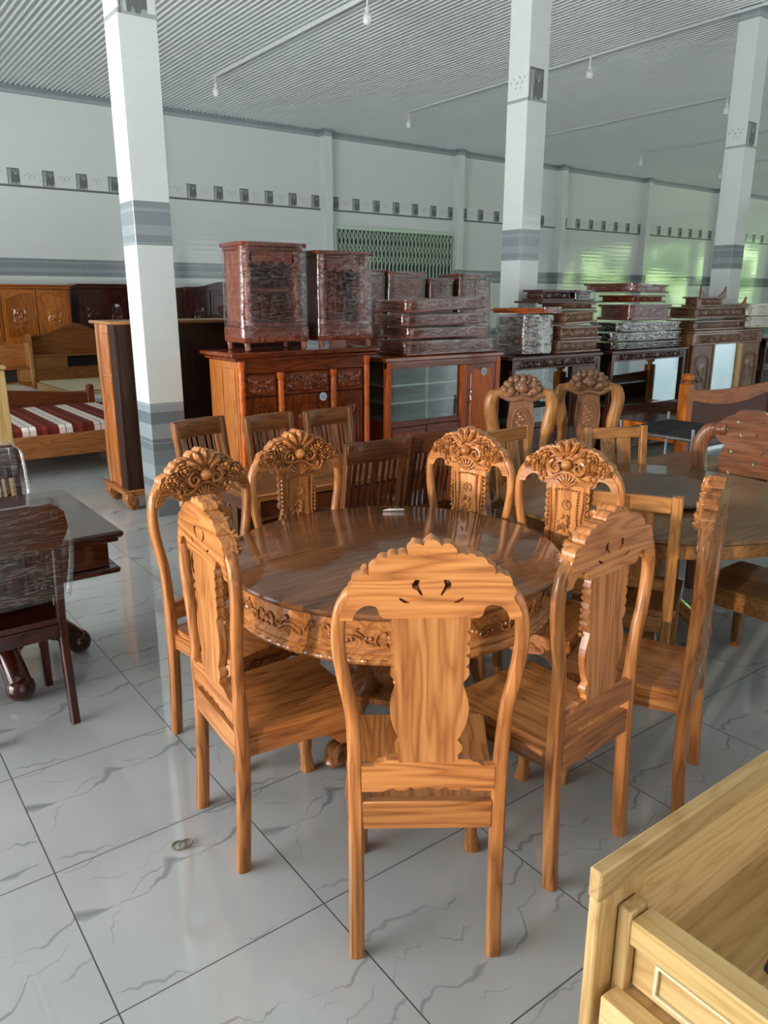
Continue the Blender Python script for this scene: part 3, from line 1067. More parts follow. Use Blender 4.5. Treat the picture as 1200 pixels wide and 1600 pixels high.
# ---- the round table
TX, TY, TR, TH = 1.695, 2.218, .640, .78
t = thing('round_dining_table', 'large round carved dining table with a glossy brown top, in the middle of the picture', 'table', (TX, TY, 0))
m = MB()
m.lathe([(0, TH - .036), (TR - .05, TH - .036), (TR - .03, TH - .034), (TR - .016, TH - .028), (TR - .010, TH - .020), (TR - .002, TH - .016), (TR, TH - .009), (TR - .004, TH - .002), (TR - .010, TH), (0, TH)], n=112)
m.build('tabletop', wood('tabletop', 'x'), t)
AR = TR - .045
m = MB()
m.lathe([(AR - .03, TH - .036), (AR, TH - .036), (AR, TH - .135), (AR + .006, TH - .140), (AR + .012, TH - .148), (AR + .004, TH - .154), (AR + .016, TH - .160), (AR + .022, TH - .172), (AR + .014, TH - .184),
         (AR - .006, TH - .188), (AR - .03, TH - .188)], n=112)
ap = m.build('apron', wood('golden', 'x'), t)
m = MB()
def onring(a, z, lift): return (math.cos(a) * (AR + lift), math.sin(a) * (AR + lift), TH + z)
nrep = 8
for k in range(nrep):
    a0 = 2 * PI * k / nrep + .12
    for s in (-1, 1):
        def cur(pts, r, n=5):
            m.tube(catmull([onring(a0 + s * u / AR, z, .004) for u, z in pts], n), r, 6)
        cur([(.008, -.118), (.03, -.126), (.045, -.108), (.036, -.082), (.016, -.078), (.010, -.094), (.022, -.102)], [.007, .007, .0065, .006, .005, .004])
        cur([(.04, -.122), (.07, -.118), (.10, -.098), (.135, -.092), (.165, -.108), (.158, -.122), (.142, -.116)], [.005, .0055, .006, .0055, .005, .004])
        cur([(.075, -.116), (.09, -.088), (.112, -.074), (.10, -.066)], [.005, .0045, .004])
        cur([(.16, -.104), (.185, -.088), (.20, -.066), (.215, -.072), (.206, -.084)], [.005, .005, .004])
        for u, z, q in ((.06, -.10, .008), (.075, -.098, .006), (.12, -.106, .008), (.135, -.11, .007), (.18, -.1, .007), (.195, -.096, .006)):
            m.ball(onring(a0 + s * u / AR, z, .002), (q, q, q), 6, 4)
    m.ball(onring(a0, -.092, .003), .011, 8, 5)
o = m.build('apron_carving', wood('golden', 'x'), t); o['label'] = 'carved scrollwork round the apron'
m = MB()
nbead = 72
for k in range(nbead):
    a = 2 * PI * k / nbead
    M = Matrix.Rotation(a, 3, 'Z')
    m.ball((math.cos(a) * (AR + .016), math.sin(a) * (AR + .016), TH - .172), (.009, .024, .010), 6, 4, M)
m.build('bead_moulding', wood('golden', 'x'), t)
m = MB()
m.lathe([(0, .20), (.17, .20), (.19, .215), (.19, .235), (.16, .25), (.13, .265), (.145, .285), (.165, .31), (.17, .34), (.15, .37), (.115, .40), (.095, .44), (.10, .48), (.14, .51), (.20, .535), (.23, .55), (.24, .565), (.24, .60), (0, .60)], n=40)
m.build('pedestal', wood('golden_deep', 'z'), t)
for k in range(4):
    a = k * PI / 2 + .227
    ca, sa = math.cos(a), math.sin(a)
    M = Matrix.Rotation(a, 4, 'Z')
    P = catmull([(.08, 0, .30), (.14, 0, .31), (.19, 0, .27), (.23, 0, .19), (.25, 0, .11), (.28, 0, .06), (.32, 0, .05)], 5)
    m = MB(); m.tube(P, [(.045, .05)] * 6 + [(.042, .055)] * 8 + [(.036, .045)] * 10 + [(.034, .04)] * 8, 12, side=(0, 1, 0), sq=.7)
    for i in range(3):
        s0 = len(m.v)
        m.tube([(.325 + .03 * math.cos(b), (i - 1) * .022, .055 + .03 * math.sin(b)) for b in [PI * q / 7 * 1.6 - .9 for q in range(9)]], .014, 6)
    for q in range(6):
        tq = q / 5
        m.ball((.12 + .12 * tq, 0, .345 - .16 * tq * tq - .02), (.022, .03, .016), 8, 4)
    m.tube(spiral(.28, .115, 0, .045, 1.1, PI, 1, 18), [(.014 - .006 * i / 17) for i in range(18)], 6)
    m.ball((.335, 0, .03), (.05, .045, .03), 10, 6)
    for i in range(len(m.v)): m.v[i] = M @ m.v[i]
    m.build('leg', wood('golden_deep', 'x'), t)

m = MB()
m.prism([(-.05, -.012), (.045, -.014), (.052, .006), (-.02, .012)], TH + .0005, TH + .0025, 'z')
o = m.build('paper_slip', M_PAPER, None, (2.04, 2.665, 0), -.55)
tag(o, 'small white slip of paper lying near the back edge of the round tabletop', 'paper')
m = MB()
for k, (cx, cy, r, e) in enumerate(((0, 0, .022, 1.0), (.014, -.016, .024, .75))):
    m.tube([(cx + r * math.cos(2 * PI * i / 24), cy + r * e * math.sin(2 * PI * i / 24), .003 + .003 * k) for i in range(25)], .0024, 6)
o = m.build('rubber_ring', M_RUBBER, None, (.719, 2.074, 0), .4)
tag(o, 'small looped tan rubber band lying on the marble floor in the left foreground', 'rubber band')
# ------------------------------------------------------------------ other chairs and tables
def make_slat_chair(label, loc, rotz, pal, group, h=1.02, name='slat_back_chair', cat='chair'):
    t = thing(name, label, cat, loc, rotz, group)
    W, ly = .165, -.075
    for s in (-1, 1):
        P = catmull([(s * W, -.02, 0), (s * W, .0, .25), (s * W, .012, .44), (s * W, -.01, .62), (s * W, ly * .6, .82), (s * W, ly, h - .01)], 4)
        m = MB(); m.tube(P, [(.018, .022)], 8, side=(1, 0, 0), sq=.45, phase=PI / 8); m.build('back_post', wood(pal, 'z'), t)
    m = MB()
    P = [(-W - .018, ly, h - .055), (-.08, ly - .014, h - .052), (.08, ly - .014, h - .052), (W + .018, ly, h - .055)]
    m.tube(catmull(P, 5), [(.0125, .055)], 8, side=(0, 1, 0), sq=.35, phase=PI / 8); m.build('top_rail', wood(pal, 'x'), t)
    m = MB(); m.box(-W, W, -.012, .012, .56, .60, .003); m.build('lower_rail', wood(pal, 'x'), t)
    for k, (x, w) in enumerate(((-.118, .020), (-.085, .014), (-.05, .020), (0, .044), (.05, .020), (.085, .014), (.118, .020))):
        P = catmull([(x, -.004, .59), (x, -.018, .72), (x, ly * .8, h - .1)], 4)
        m = MB(); m.tube(P, [(w / 2, .006)], 8, side=(1, 0, 0), sq=.4, phase=PI / 8); m.build('slat', wood(pal, 'z'), t)
    m = MB(); m.prism([(-.17, 0), (.17, 0), (.186, .40), (.175, .415), (-.175, .415), (-.186, .40)], .445, .468, 'z'); m.build('seat', wood(pal, 'y'), t)
    m = MB(); m.box(-.15, .15, -.008, .012, .385, .443, .003); m.box(-.165, .165, .372, .392, .385, .443, .003)
    for s in (-1, 1): m.beam((s * .158, .0, .414), (s * .166, .38, .414), .02, .056, .003)
    m.build('seat_frame', wood(pal, 'x'), t)
    for s in (-1, 1):
        m = MB(); m.tube([(s * .165, .378, .445), (s * .167, .384, 0)], [(.021, .021), (.017, .017)], 8, side=(1, 0, 0), sq=.45, phase=PI / 8); m.build('leg', wood(pal, 'z'), t)
    return t


def make_frame_chair(label, loc, rotz, pal, group, h=1.0):
    t = thing('frame_back_chair', label, 'chair', loc, rotz, group)
    W, ly = .185, -.05
    for s in (-1, 1):
        P = catmull([(s * W, -.02, 0), (s * W, .0, .25), (s * W, .018, .40), (s * W, .012, .50), (s * W, -.01, .62), (s * W, ly * .7, .82), (s * W, ly, h)], 4)
        m = MB(); m.tube(P, [(.022, .018)], 8, side=(1, 0, 0), sq=.35, phase=PI / 8); m.build('back_post', wood(pal, 'z'), t)
    m = MB(); m.box(-W + .02, W - .02, ly - .014, ly + .014, h - .075, h - .006, .004); m.build('top_rail', wood(pal, 'x'), t)
    m = MB(); m.box(-W + .02, W - .02, -.014, .014, .56, .61, .004); m.build('lower_rail', wood(pal, 'x'), t)
    for s in (-1, 1):
        P = catmull([(s * .054, -.002, .60), (s * .054, -.016, .75), (s * .054, ly, h - .07)], 4)
        m = MB(); m.tube(P, [(.047, .007)], 8, side=(1, 0, 0), sq=.35, phase=PI / 8); m.build('splat', wood(pal, 'z'), t)
    m = MB(); m.prism([(-.165, .0), (.165, .0), (.215, .03), (.22, .43), (.2, .44), (-.2, .44), (-.22, .43), (-.215, .03)], .435, .462, 'z'); m.build('seat', wood(pal, 'y'), t)
    m = MB(); m.box(-.165, .165, -.008, .014, .36, .432, .003); m.box(-.18, .18, .395, .415, .36, .432, .003)
    for s in (-1, 1): m.box(s * .19 - .011, s * .19 + .011, .015, .39, .36, .432, .003)
    m.build('seat_frame', wood(pal, 'x'), t)
    for s in (-1, 1):
        m = MB(); m.tube([(s * .195, .405, .44), (s * .195, .405, 0)], [(.023, .023), (.020, .020)], 8, side=(1, 0, 0), sq=.35, phase=PI / 8); m.build('leg', wood(pal, 'z'), t)
    return t


# the rectangular table behind the round one, with its slat chairs
t = thing('rectangular_dining_table', 'rectangular brown dining table half hidden behind the shaded carved chairs', 'table', (2.48, 3.66, 0))
m = MB(); m.box(-.82, .86, -.33, .33, .725, .76, .006); m.build('tabletop', wood('slat', 'x'), t)
m = MB()
m.box(-.74, .78, -.27, -.25, .62, .724, .003); m.box(-.74, .78, .25, .27, .62, .724, .003); m.box(-.74, -.72, -.25, .25, .62, .724, .003); m.box(.76, .78, -.25, .25, .62, .724, .003)
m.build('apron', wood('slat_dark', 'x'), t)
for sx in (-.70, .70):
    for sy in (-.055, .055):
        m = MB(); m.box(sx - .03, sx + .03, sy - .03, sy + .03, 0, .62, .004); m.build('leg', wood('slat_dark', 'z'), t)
g = 'slat chairs behind the rectangular table'
sc0 = make_slat_chair('slat chair left of the sideboard column, leftmost of the row facing us', (1.83, 4.20, 0), PI + .22, 'slat', g)
dup(sc0, (2.245, 4.12, 0), PI + .14, 'middle slat chair of the three facing us, before the carved sideboard door')
dup(sc0, (2.655, 4.09, 0), PI + .04, 'right slat chair of the three facing us, before the sideboard')
g = 'dark slat chairs pushed in from the near side'
sd0 = make_slat_chair('dark slat chair with its back to us, left of two behind the tabletop', (2.25, 3.14, 0), -.08, 'slat_dark', g)
dup(sd0, (2.66, 3.18, 0), .0, 'dark slat chair with its back to us, right of two behind the tabletop')

# the round table with a turntable on the right and its frame chairs
t = thing('pale_round_table', 'round brown table with a turntable on it, right of the carved set', 'table', (3.32, 2.18, 0))
t.scale = (1.03, 1.03, .964)
m = MB(); m.lathe([(0, .752), (.70, .752), (.735, .756), (.745, .765), (.74, .776), (.73, .78), (0, .78)], n=80); m.build('tabletop', wood('lazy', 'x'), t)
m = MB(); m.lathe([(.62, .752), (.70, .752), (.70, .690), (.705, .684), (.62, .684)], n=80); m.build('apron', wood('frame', 'x'), t)
m = MB(); m.lathe([(0, .12), (.13, .12), (.14, .16), (.09, .24), (.085, .5), (.12, .62), (.2, .69), (0, .69)], n=28); m.build('pedestal', wood('frame', 'z'), t)
for k in range(4):
    a = k * PI / 2 + .698
    m = MB(); m.tube(catmull([(.08 * math.cos(a), .08 * math.sin(a), .22), (.18 * math.cos(a), .18 * math.sin(a), .17), (.29 * math.cos(a), .29 * math.sin(a), .05)], 5), [(.035, .045)], 10, side=(0, 0, 1), sq=.6)
    m.ball((.30 * math.cos(a), .30 * math.sin(a), .045), .045, 10, 6)
    m.build('leg', wood('frame', 'x'), t)
t = thing('turntable', 'round brown turntable lying on the table at the right', 'turntable', (3.32, 2.18, .7525))
m = MB(); m.lathe([(0, .012), (.12, .012), (.12, 0), (0, 0)][::-1], n=32); m.build('bearing_base', M_STEEL, t)
m = MB(); m.lathe([(0, .014), (.33, .014), (.345, .02), (.35, .03), (.345, .038), (0, .04)], n=64); m.build('disc', wood('lazy_disc', 'y'), t)
g = 'frame chairs around the turntable table'
fc0 = make_frame_chair('frame chair with a pale lit back rail, left of the turntable', (2.64, 1.838, 0), math.atan2(.4, .73) - PI / 2, 'frame', g)
dup(fc0, (3.12, 2.98, 0), PI + .05, 'dim frame chair whose top rail shows left of the bright right-hand carved chair')
fcb = dup(fc0, (3.88, 2.82, 0), PI - .42, 'two-plank frame chair facing us behind the turntable table')
fc0.scale = (1, 1, .95); fcb.scale = (1, 1, .955)
fcd = dup(fc0, (3.395, 1.395, 0), .02, 'frame chair cut by the right picture edge, seat towards the turntable table')

# ---- heavy chair with a pierced flat back, seen from behind
t = thing('carved_armchair', 'heavy armchair with a pierced flat back and thick curved arm post, at the right edge', 'armchair', (4.22, 2.20, 0), math.atan2(.4, .9) - PI / 2)
pal = 'throne'
for s in (-1, 1):
    m = MB()
    P = catmull([(s * .22, 0, 0), (s * .22, 0, .42), (s * .225, 0, .60), (s * .25, 0, .76), (s * .255, 0, .88), (s * .21, 0, .97), (s * .12, -.01, .985)], 5)
    m.tube(P, [(.036, .032)] * 12 + [(.045, .036)] * 14 + [(.04, .034)] * 5, 12, side=(1, 0, 0), sq=.8); m.build('back_post', wood(pal, 'z'), t)
out = scallop([(.12, .50), (.13, .62), (.115, .70), (.14, .80), (.12, .90), (.17, .935), (.19, .99), (.15, 1.03), (.09, 1.07), (.05, 1.10)], .2, 4)
out = [(.10, .48)] + out
out = out + mir(out)
def bl(cx, cz, a, L, w):
    return [(cx + L * math.cos(q) * math.cos(a) - w * math.sin(q) * math.sin(a), cz + L * math.cos(q) * math.sin(a) + w * math.sin(q) * math.cos(a)) for q in [PI * k / 3 for k in range(6)]]
hs = []
for (x, z, a) in ((.06, 1.03, .6), (.115, .985, -.5), (.04, .96, 1.2), (.08, .86, .8), (.04, .80, -1.2), (.085, .74, 1.1), (.035, .66, .3), (.08, .60, -.8), (.04, .56, .9)):
    hs += [bl(x, z, a, .014, .006), bl(-x, z, PI - a, .014, .006)]
m = MB(); m.prism(out, -.02, .02, 'y', hs); m.build('pierced_back', wood(pal, 'x'), t)
m = MB(); m.box(-.26, .26, 0, .46, .40, .45, .008); m.build('seat', wood(pal, 'x'), t)
m = MB(); m.box(-.24, .24, .42, .45, .30, .40, .005); m.box(-.24, .24, -.01, .02, .30, .40, .005); m.box(-.25, -.23, .02, .42, .30, .40, .005); m.box(.23, .25, .02, .42, .30, .40, .005); m.build('apron', wood(pal, 'x'), t)
for s in (-1, 1):
    m = MB(); m.tube(catmull([(s * .24, .44, .4), (s * .26, .46, .25), (s * .24, .45, .08), (s * .25, .47, 0)], 5), [(.035, .035)], 10, sq=.7); m.build('leg', wood(pal, 'z'), t)

# ---- low table behind it
t = thing('coffee_table', 'low brown rectangular table behind the armchair', 'table', (4.53, 2.86, 0))
m = MB(); m.box(-.43, .42, -.21, .20, .615, .65, .006); m.build('tabletop', wood('slat', 'x'), t)
m = MB()
m.box(-.38, .37, -.17, -.15, .52, .614, .004); m.box(-.38, .37, .14, .16, .52, .614, .004); m.box(-.38, -.36, -.15, .14, .52, .614, .004); m.box(.35, .37, -.15, .14, .52, .614, .004)
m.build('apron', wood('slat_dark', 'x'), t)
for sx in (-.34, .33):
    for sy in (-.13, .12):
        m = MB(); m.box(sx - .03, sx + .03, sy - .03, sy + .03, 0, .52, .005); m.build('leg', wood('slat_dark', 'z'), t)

# ---- steel stand with black webbing
t = thing('webbing_stand', 'steel tube stand with black webbing on top, in front of the dark glass cabinet', 'stand', (6.52, 4.08, 0), .06)
LX, LY = .42, .36
for sx in (-1, 1):
    for sy in (-1, 1):
        m = MB(); m.tube([(sx * LX, sy * LY, 0), (sx * LX, sy * LY, .60)], .016, 10); m.build('leg', M_STEEL, t)
m = MB()
for p, q in (((-LX, -LY), (LX, -LY)), ((LX, -LY), (LX, LY)), ((LX, LY), (-LX, LY)), ((-LX, LY), (-LX, -LY))):
    m.tube([(p[0], p[1], .50), (q[0], q[1], .50)], .014, 8)
m.build('steel_frame', M_STEEL, t)
for k in range(6):
    y = -LY + .06 + k * (2 * LY - .12) / 5
    m = MB(); m.box(-LX, LX, y - .055, y + .055, .515, .527, .003); m.build('webbing_strap', M_BLACK, t)

# ---- orange bed on the right
t = thing('orange_bed', 'bright orange bed end with a ball-topped post, at the right edge', 'bed', (7.12, 4.42, 0))
def post(x, y):
    m = MB()
    m.box(x - .06, x + .06, y - .05, y + .05, 0, .87, .006)
    m.lathe([(0, .87), (.045, .87), (.03, .885), (.03, .895), (.055, .91), (.062, .935), (.055, .955), (.03, .972), (0, .978)], (x, y, 0), 16)
    m.build('post', wood('orange', 'z'), t)
post(0, 0); post(1.75, 0)
top = [(.06 + 1.63 * k / 16, .80 - .03 * math.sin(PI * k / 16) + .0 * k) for k in range(17)]
bot = [(.06 + 1.63 * k / 16, .70 - .09 * math.sin(PI * k / 16)) for k in range(17)]
m = MB(); m.prism(top + bot[::-1], -.02, .02, 'y'); m.build('top_rail', wood('orange', 'x'), t)
m = MB(); m.box(.06, 1.69, -.01, .01, .25, .72, .003); m.build('head_panel', wood('bed_red', 'x'), t)
for sx in (-.03, 1.72):
    m = MB(); m.box(sx, sx + .06, .055, .7, .25, .42, .004); m.build('side_rail', wood('orange', 'y'), t)

# ---- heavy chairs with bead-edged posts (two, side by side)
def make_bead_chair(label, loc, rotz):
    t = thing('bead_post_chair', label, 'chair', loc, rotz, 'bead-edged chairs before the glass cabinets')
    pal = 'brown'
    for s in (-1, 1):
        m = MB()
        P = catmull([(s * .19, 0, 0), (s * .19, 0, .42), (s * .185, 0, .6), (s * .175, 0, .72), (s * .195, 0, .86), (s * .215, 0, .97), (s * .20, 0, 1.05), (s * .14, 0, 1.075), (s * .10, 0, 1.06)], 5)
        rad = [(.028, .028)] * 10 + [(.038, .032)] * 8 + [(.046, .038)] * 14 + [(.034, .030)] * 9
        m.tube(P, rad, 12, side=(1, 0, 0)); m.build('back_post', wood('frame', 'z'), t)
        m = MB()
        for p, q in zip(P[18:36], rad[18:36]):
            m.ball((p.x + s * q[0] * .9, p.y + .012, p.z), .008, 6, 4)
        m.build('bead_edge', wood('frame', 'z'), t)
    m = MB()
    rr = random.Random(2)
    for k in range(34):
        a = rr.uniform(0, PI); q = rr.uniform(.3, 1)
        m.ball((q * .13 * math.cos(a), .012 + rr.uniform(0, .02), 1.07 + q * .11 * math.sin(a)), rr.uniform(.016, .03), 8, 5)
    for k in range(11):
        a = PI * k / 10
        m.ball((.135 * math.cos(a), .006, 1.07 + .115 * math.sin(a)), .024, 8, 5)
    m.ball((0, .04, 1.11), .036, 10, 6); m.ball((.08, .035, 1.09), .03, 8, 6); m.ball((-.08, .035, 1.09), .03, 8, 6)
    m.box(-.12, .12, -.02, .02, 1.02, 1.12, .008)
    m.tube(catmull([(-.15, .01, 1.06), (-.07, .02, 1.03), (0, .025, 1.045), (.07, .02, 1.03), (.15, .01, 1.06)], 5), .018, 8)
    m.build('crest', wood(pal, 'x'), t)
    m = MB()
    m.prism([(-.06, .58), (.06, .58), (.085, .72), (.095, .86), (.085, .96), (.075, 1.04), (-.075, 1.04), (-.085, .96), (-.095, .86), (-.085, .72)], -.015, .015, 'y')
    el = [(.062 * math.cos(2 * PI * k / 28), .018, .86 + .115 * math.sin(2 * PI * k / 28)) for k in range(29)]
    m.tube(el, .007, 6)
    el = [(.045 * math.cos(2 * PI * k / 28), .018, .86 + .092 * math.sin(2 * PI * k / 28)) for k in range(29)]
    m.tube(el, .004, 6)
    for k in range(8): m.ball((.022 * math.sin(k * 2.1), .018, .79 + k * .02), (.02, .008, .014), 6, 4)
    m.build('splat', wood(pal, 'z'), t)
    m = MB(); m.box(-.20, .20, -.02, .02, .54, .60, .004); m.build('lower_rail', wood(pal, 'x'), t)
    m = MB(); m.box(-.22, .22, .0, .44, .42, .47, .008); m.build('seat', wood(pal, 'y'), t)
    for s in (-1, 1):
        m = MB(); m.tube(catmull([(s * .19, .40, .42), (s * .21, .42, .28), (s * .185, .39, .08), (s * .2, .42, 0)], 5), .03, 10, sq=.7); m.build('leg', wood(pal, 'z'), t)
    return t
bc = make_bead_chair('bead-edged chair with a knobbly crest before the orange glass cabinet, left of a pair', (3.95, 3.70, 0), PI - .62)
dup(bc, (4.62, 3.66, 0), PI - .70, 'bead-edged chair with a knobbly crest before the dark cabinets, right of a pair')

# ---- film-wrapped dark chairs and the dark table on the left
def film_shell(name, parent, fn, nu, nv, amp, seed, mat=None, rough=.3):
    m = MB()
    def g(u, v):
        p = Vector(fn(u, v))
        q = noise.noise_vector(p * 5 + Vector((seed, 0, 0))) * amp + noise.noise_vector(Vector((p.x * 9 + p.z * 5, p.y * 9, p.z * 14)) + Vector((seed, 3, 0))) * amp * rough
        return p + q
    m.grid(g, nu, nv)
    return m.build(name, mat or M_FILM, parent, sharp=180)


g = 'dark chairs wrapped in stretch film'
def make_dark_chair(label, loc, rotz):
    t = make_slat_chair(label, loc, rotz, 'mahogany', g, .95, 'wrapped_dining_chair')
    for ch in list(t.children):
        if ch.name.startswith('top_rail'): bpy.data.objects.remove(ch)
    out = [(-.17, .78), (.17, .78), (.21, .86), (.20, .925), (.17, .953), (.08, .962), (-.08, .962), (-.17, .953), (-.20, .925), (-.21, .86)]
    m = MB(); m.prism(out, -.085, -.058, 'y'); m.build('top_rail', wood('mahogany', 'x'), t)
    def fn(u, v):
        a = u * 2 * PI
        z = .56 + v * .42
        w = .205 + .02 * math.sin(PI * v) - (.04 * max(0, (v - .85) / .15))
        d = .05
        cx, sx = math.cos(a), math.sin(a)
        cx = math.copysign(abs(cx) ** .4, cx); sx = math.copysign(abs(sx) ** .4, sx)
        yc = -.005 - .07 * max(0, (z - .55) / .4)
        return (w * cx, yc + d * sx, z)
    film_shell('stretch_film', t, fn, 64, 26, .006, 3.0, M_FILM3)
    return t
dc = make_dark_chair('film-wrapped dark chair with its back to us, nearer of two at the left edge', (.50, 3.07, 0), .02)
dup(dc, (.64, 4.34, 0), PI, 'film-wrapped dark chair beyond the dark table, farther of two at the left edge')

t = thing('dark_dining_table', 'dark mahogany table with scrolled legs beside the wrapped chairs', 'table', (.23, 3.60, 0))
m = MB(); m.box(-.95, .735, -.47, .45, .735, .765, .010); m.box(-.93, .715, -.45, .43, .715, .736, .004); m.build('tabletop', wood('mahogany', 'x'), t)
m = MB()
m.box(-.88, .68, -.41, -.385, .60, .714, .004); m.box(-.88, .68, .365, .39, .60, .714, .004); m.box(.655, .68, -.385, .365, .60, .714, .004); m.box(-.88, -.855, -.385, .365, .60, .714, .004)
m.box(-.92, .715, -.445, -.38, .575, .60, .006); m.box(-.92, .715, .36, .425, .575, .60, .006); m.box(.65, .715, -.38, .36, .575, .60, .006); m.box(-.92, -.855, -.38, .36, .575, .60, .006)
el = [(.35 + .07 * math.cos(2 * PI * k / 20), -.412, .655 + .035 * math.sin(2 * PI * k / 20)) for k in range(21)]
m.tube(el, .004, 5)
m.build('apron', wood('mahogany', 'x'), t)
m = MB(); m.lathe([(0, .10), (.16, .10), (.18, .14), (.13, .22), (.12, .4), (.17, .52), (.22, .574), (0, .574)], (.22, .12, 0), 24); m.build('pedestal', wood('mahogany', 'z'), t)
for (ex, ey) in ((.30, -.22), (.64, .12), (-.3, .0), (.0, .28)):
    m = MB()
    dx, dy = ex - .22, ey - .12
    P = catmull([(.22 + dx * .15, .12 + dy * .15, .30), (.22 + dx * .5, .12 + dy * .5, .26), (.22 + dx * .85, .12 + dy * .85, .13), (ex, ey, .055)], 6)
    m.tube(P, [(.05, .06)] * 8 + [(.055, .05)] * 12, 12, side=(0, 0, 1), sq=.75)
    m.ball((ex, ey, .06), (.062, .062, .06), 14, 8)
    m.build('leg', wood('mahogany', 'x'), t)

# ---- pale bench in the right foreground
t = thing('pale_wood_bench', 'unvarnished pale wooden bench with inlaid arm panel, in the bottom right corner', 'bench', (0, 0, 0))
X0, YB_, YF_ = .992, .706, .680
m = MB(); m.box(X0 - .002, 2.35, YF_ - .001, YB_ + .001, .657, .72, .004); m.build('top_rail', wood('pale', 'x'), t)
for xx in (X0, 2.19):
    m = MB(); m.box(xx, xx + .14, YF_ + .001, YB_ - .001, 0, .656, .004); m.build('back_post', wood('pale', 'z'), t)
m = MB(); m.box(X0 + .14, 2.19, YF_ + .007, YB_ - .007, .40, .656, .002); m.build('back_panel', wood('pale', 'x'), t)
AX = 1.052
m = MB(); m.box(AX - .004, AX + .052, .650, .679, .40, .624, .003); m.build('arm_post', wood('pale', 'z'), t)
m = MB(); m.box(AX - .004, AX + .056, -.10, .649, .558, .612, .003); m.build('arm_rail', wood('pale_warm', 'y'), t)
m = MB(); m.box(AX - .004, AX + .052, -.15, -.101, .40, .624, .003); m.build('arm_post', wood('pale', 'z'), t)
m = MB(); m.box(AX + .018, AX + .030, -.10, .649, .452, .557, .002); m.build('arm_panel', wood('pale', 'y'), t)
for d in (0, 1):
    z0, z1, y0, y1 = (.470, .542, -.02, .600) if d == 0 else (.488, .524, .02, .565)
    if d == 1: continue
    m = MB()
    yy = AX + .010
    m.box(yy, yy + .008, y0, y1, z1 - .007, z1, .001); m.box(yy, yy + .008, y0, y1, z0, z0 + .007, .001)
    m.box(yy, yy + .008, y1 - .007, y1, z0 + .0072, z1 - .0072, .001); m.box(yy, yy + .008, y0, y0 + .007, z0 + .0072, z1 - .0072, .001)
    m.build('inlay_line', wood('cream', 'y'), t)['label'] = 'cream inlay line'
m = MB(); m.box(X0 + .010, X0 + .06, -.15, .668, .37, .45, .004); m.build('side_rail', wood('pale', 'y'), t)
m = MB(); m.box(X0 + .058, 2.33, -.15, .690, .40, .446, .003); m.build('seat', wood('pale', 'x'), t)
m = MB()
for (x, y, a, L, w) in ((1.325, .510, .5, .045, .012), (1.34, .49, -.4, .04, .010), (1.36, .47, 1.4, .045, .011), (1.30, .44, .9, .03, .008), (1.35, .43, 2.0, .04, .010), (1.38, .50, 1.0, .05, .012), (1.42, .46, .3, .05, .012), (1.40, .41, 1.2, .04, .01)):
    s0 = len(m.v)
    for k in range(12):
        q = 2 * PI * k / 12
        e, f_ = L * math.cos(q) * .5, w * math.sin(q) * (1 + .3 * math.cos(3 * q))
        m.v.append(Vector((x + e * math.cos(a) - f_ * math.sin(a), y + e * math.sin(a) + f_ * math.cos(a), .4468)))
    m.face(list(range(s0, s0 + 12)))
m.build('seat_inlay', M_INK, t)['label'] = 'black leaf-shaped inlay'
for xx in (X0 + .012, 2.2):
    for yy in (-.14,):
        m = MB(); m.box(xx, xx + .05, yy, yy + .05, 0, .37, .004); m.build('leg', wood('pale', 'z'), t)
# ------------------------------------------------------------------ the row of cabinets
def relief(m, x0, x1, z0, z1, y, amp, seed, face=-1, cell=.012, axis='y'):
    """carved strip: a height field of leafy bumps standing proud of the plane y (or x)"""
    nu = max(4, int((x1 - x0) / cell)); nv = max(4, int((z1 - z0) / cell))
    cx = (x0 + x1) / 2
    W, Hh = x1 - x0, z1 - z0
    def fn(u, v):
        x = x0 + W * u; z = z0 + Hh * v
        p = Vector((abs(x - cx) / Hh * 2.2, v * 2.2, seed))
        a = noise.noise(p * 1.6); b = noise.noise(p * 3.4 + Vector((5, 1, 0)))
        h = max(0, math.sin((a + .4 * b) * 9)) ** .7 * .8 + .2
        e = min(u, 1 - u, v, 1 - v) * 12
        h = h * max(0, min(1, e))
        return (x, y + face * amp * h, z) if axis == 'y' else (y + face * amp * h, x, z)
    s0 = len(m.f)
    m.grid(fn, nu, nv)
    if (face > 0) == (axis == 'y'):
        for i in range(s0, len(m.f)): m.f[i] = m.f[i][::-1]


def arch(w, h, rise, n=10, x=0, z=0):
    pts = [(x - w / 2, z), (x + w / 2, z)]
    for k in range(n + 1):
        a = PI * k / n
        pts.append((x + w / 2 * math.cos(a), z + h - rise + rise * math.sin(a)))
    return pts


def ring_outline(m, pts, y, r):
    P = [(p[0], y, p[1]) for p in pts]
    m.tube(P + [P[0]], r, 6)


def turned(m, x, y, z0, z1, r):
    H = z1 - z0
    pr = [(0, 0), (r * 1.15, 0), (r * 1.15, .03), (r * .8, .05), (r, .08), (r * .95, .20), (r * .75, .24), (r, .26), (r * .8, .28), (r * .95, .32), (r * .95, .62), (r * .75, .66), (r * 1.05, .68), (r * .85, .70),
          (r * 1.05, .73), (r * .85, .76), (r * 1.05, .79), (r * .85, .82), (r * 1.05, .85), (r * .85, .88), (r * 1.0, .92), (r * .8, .94), (r * 1.15, .96), (r * 1.15, 1), (0, 1)]
    m.lathe([(a, z0 + b * H) for a, b in pr], (x, y, 0), 14)


def sticker(t, x, y, z, r=.03):
    m = MB()
    m.lathe([(0, 0), (r, 0), (r, -.001), (0, -.001)], (x, y, z), 18, 'y'); m.mi = 1
    m.lathe([(0, -.001), (r * .55, -.001), (r * .55, -.0015), (0, -.0015)], (x, y, z), 14, 'y')
    m.build('sticker', [M_STICK, M_STICKB], t)['label'] = 'pale round sticker'


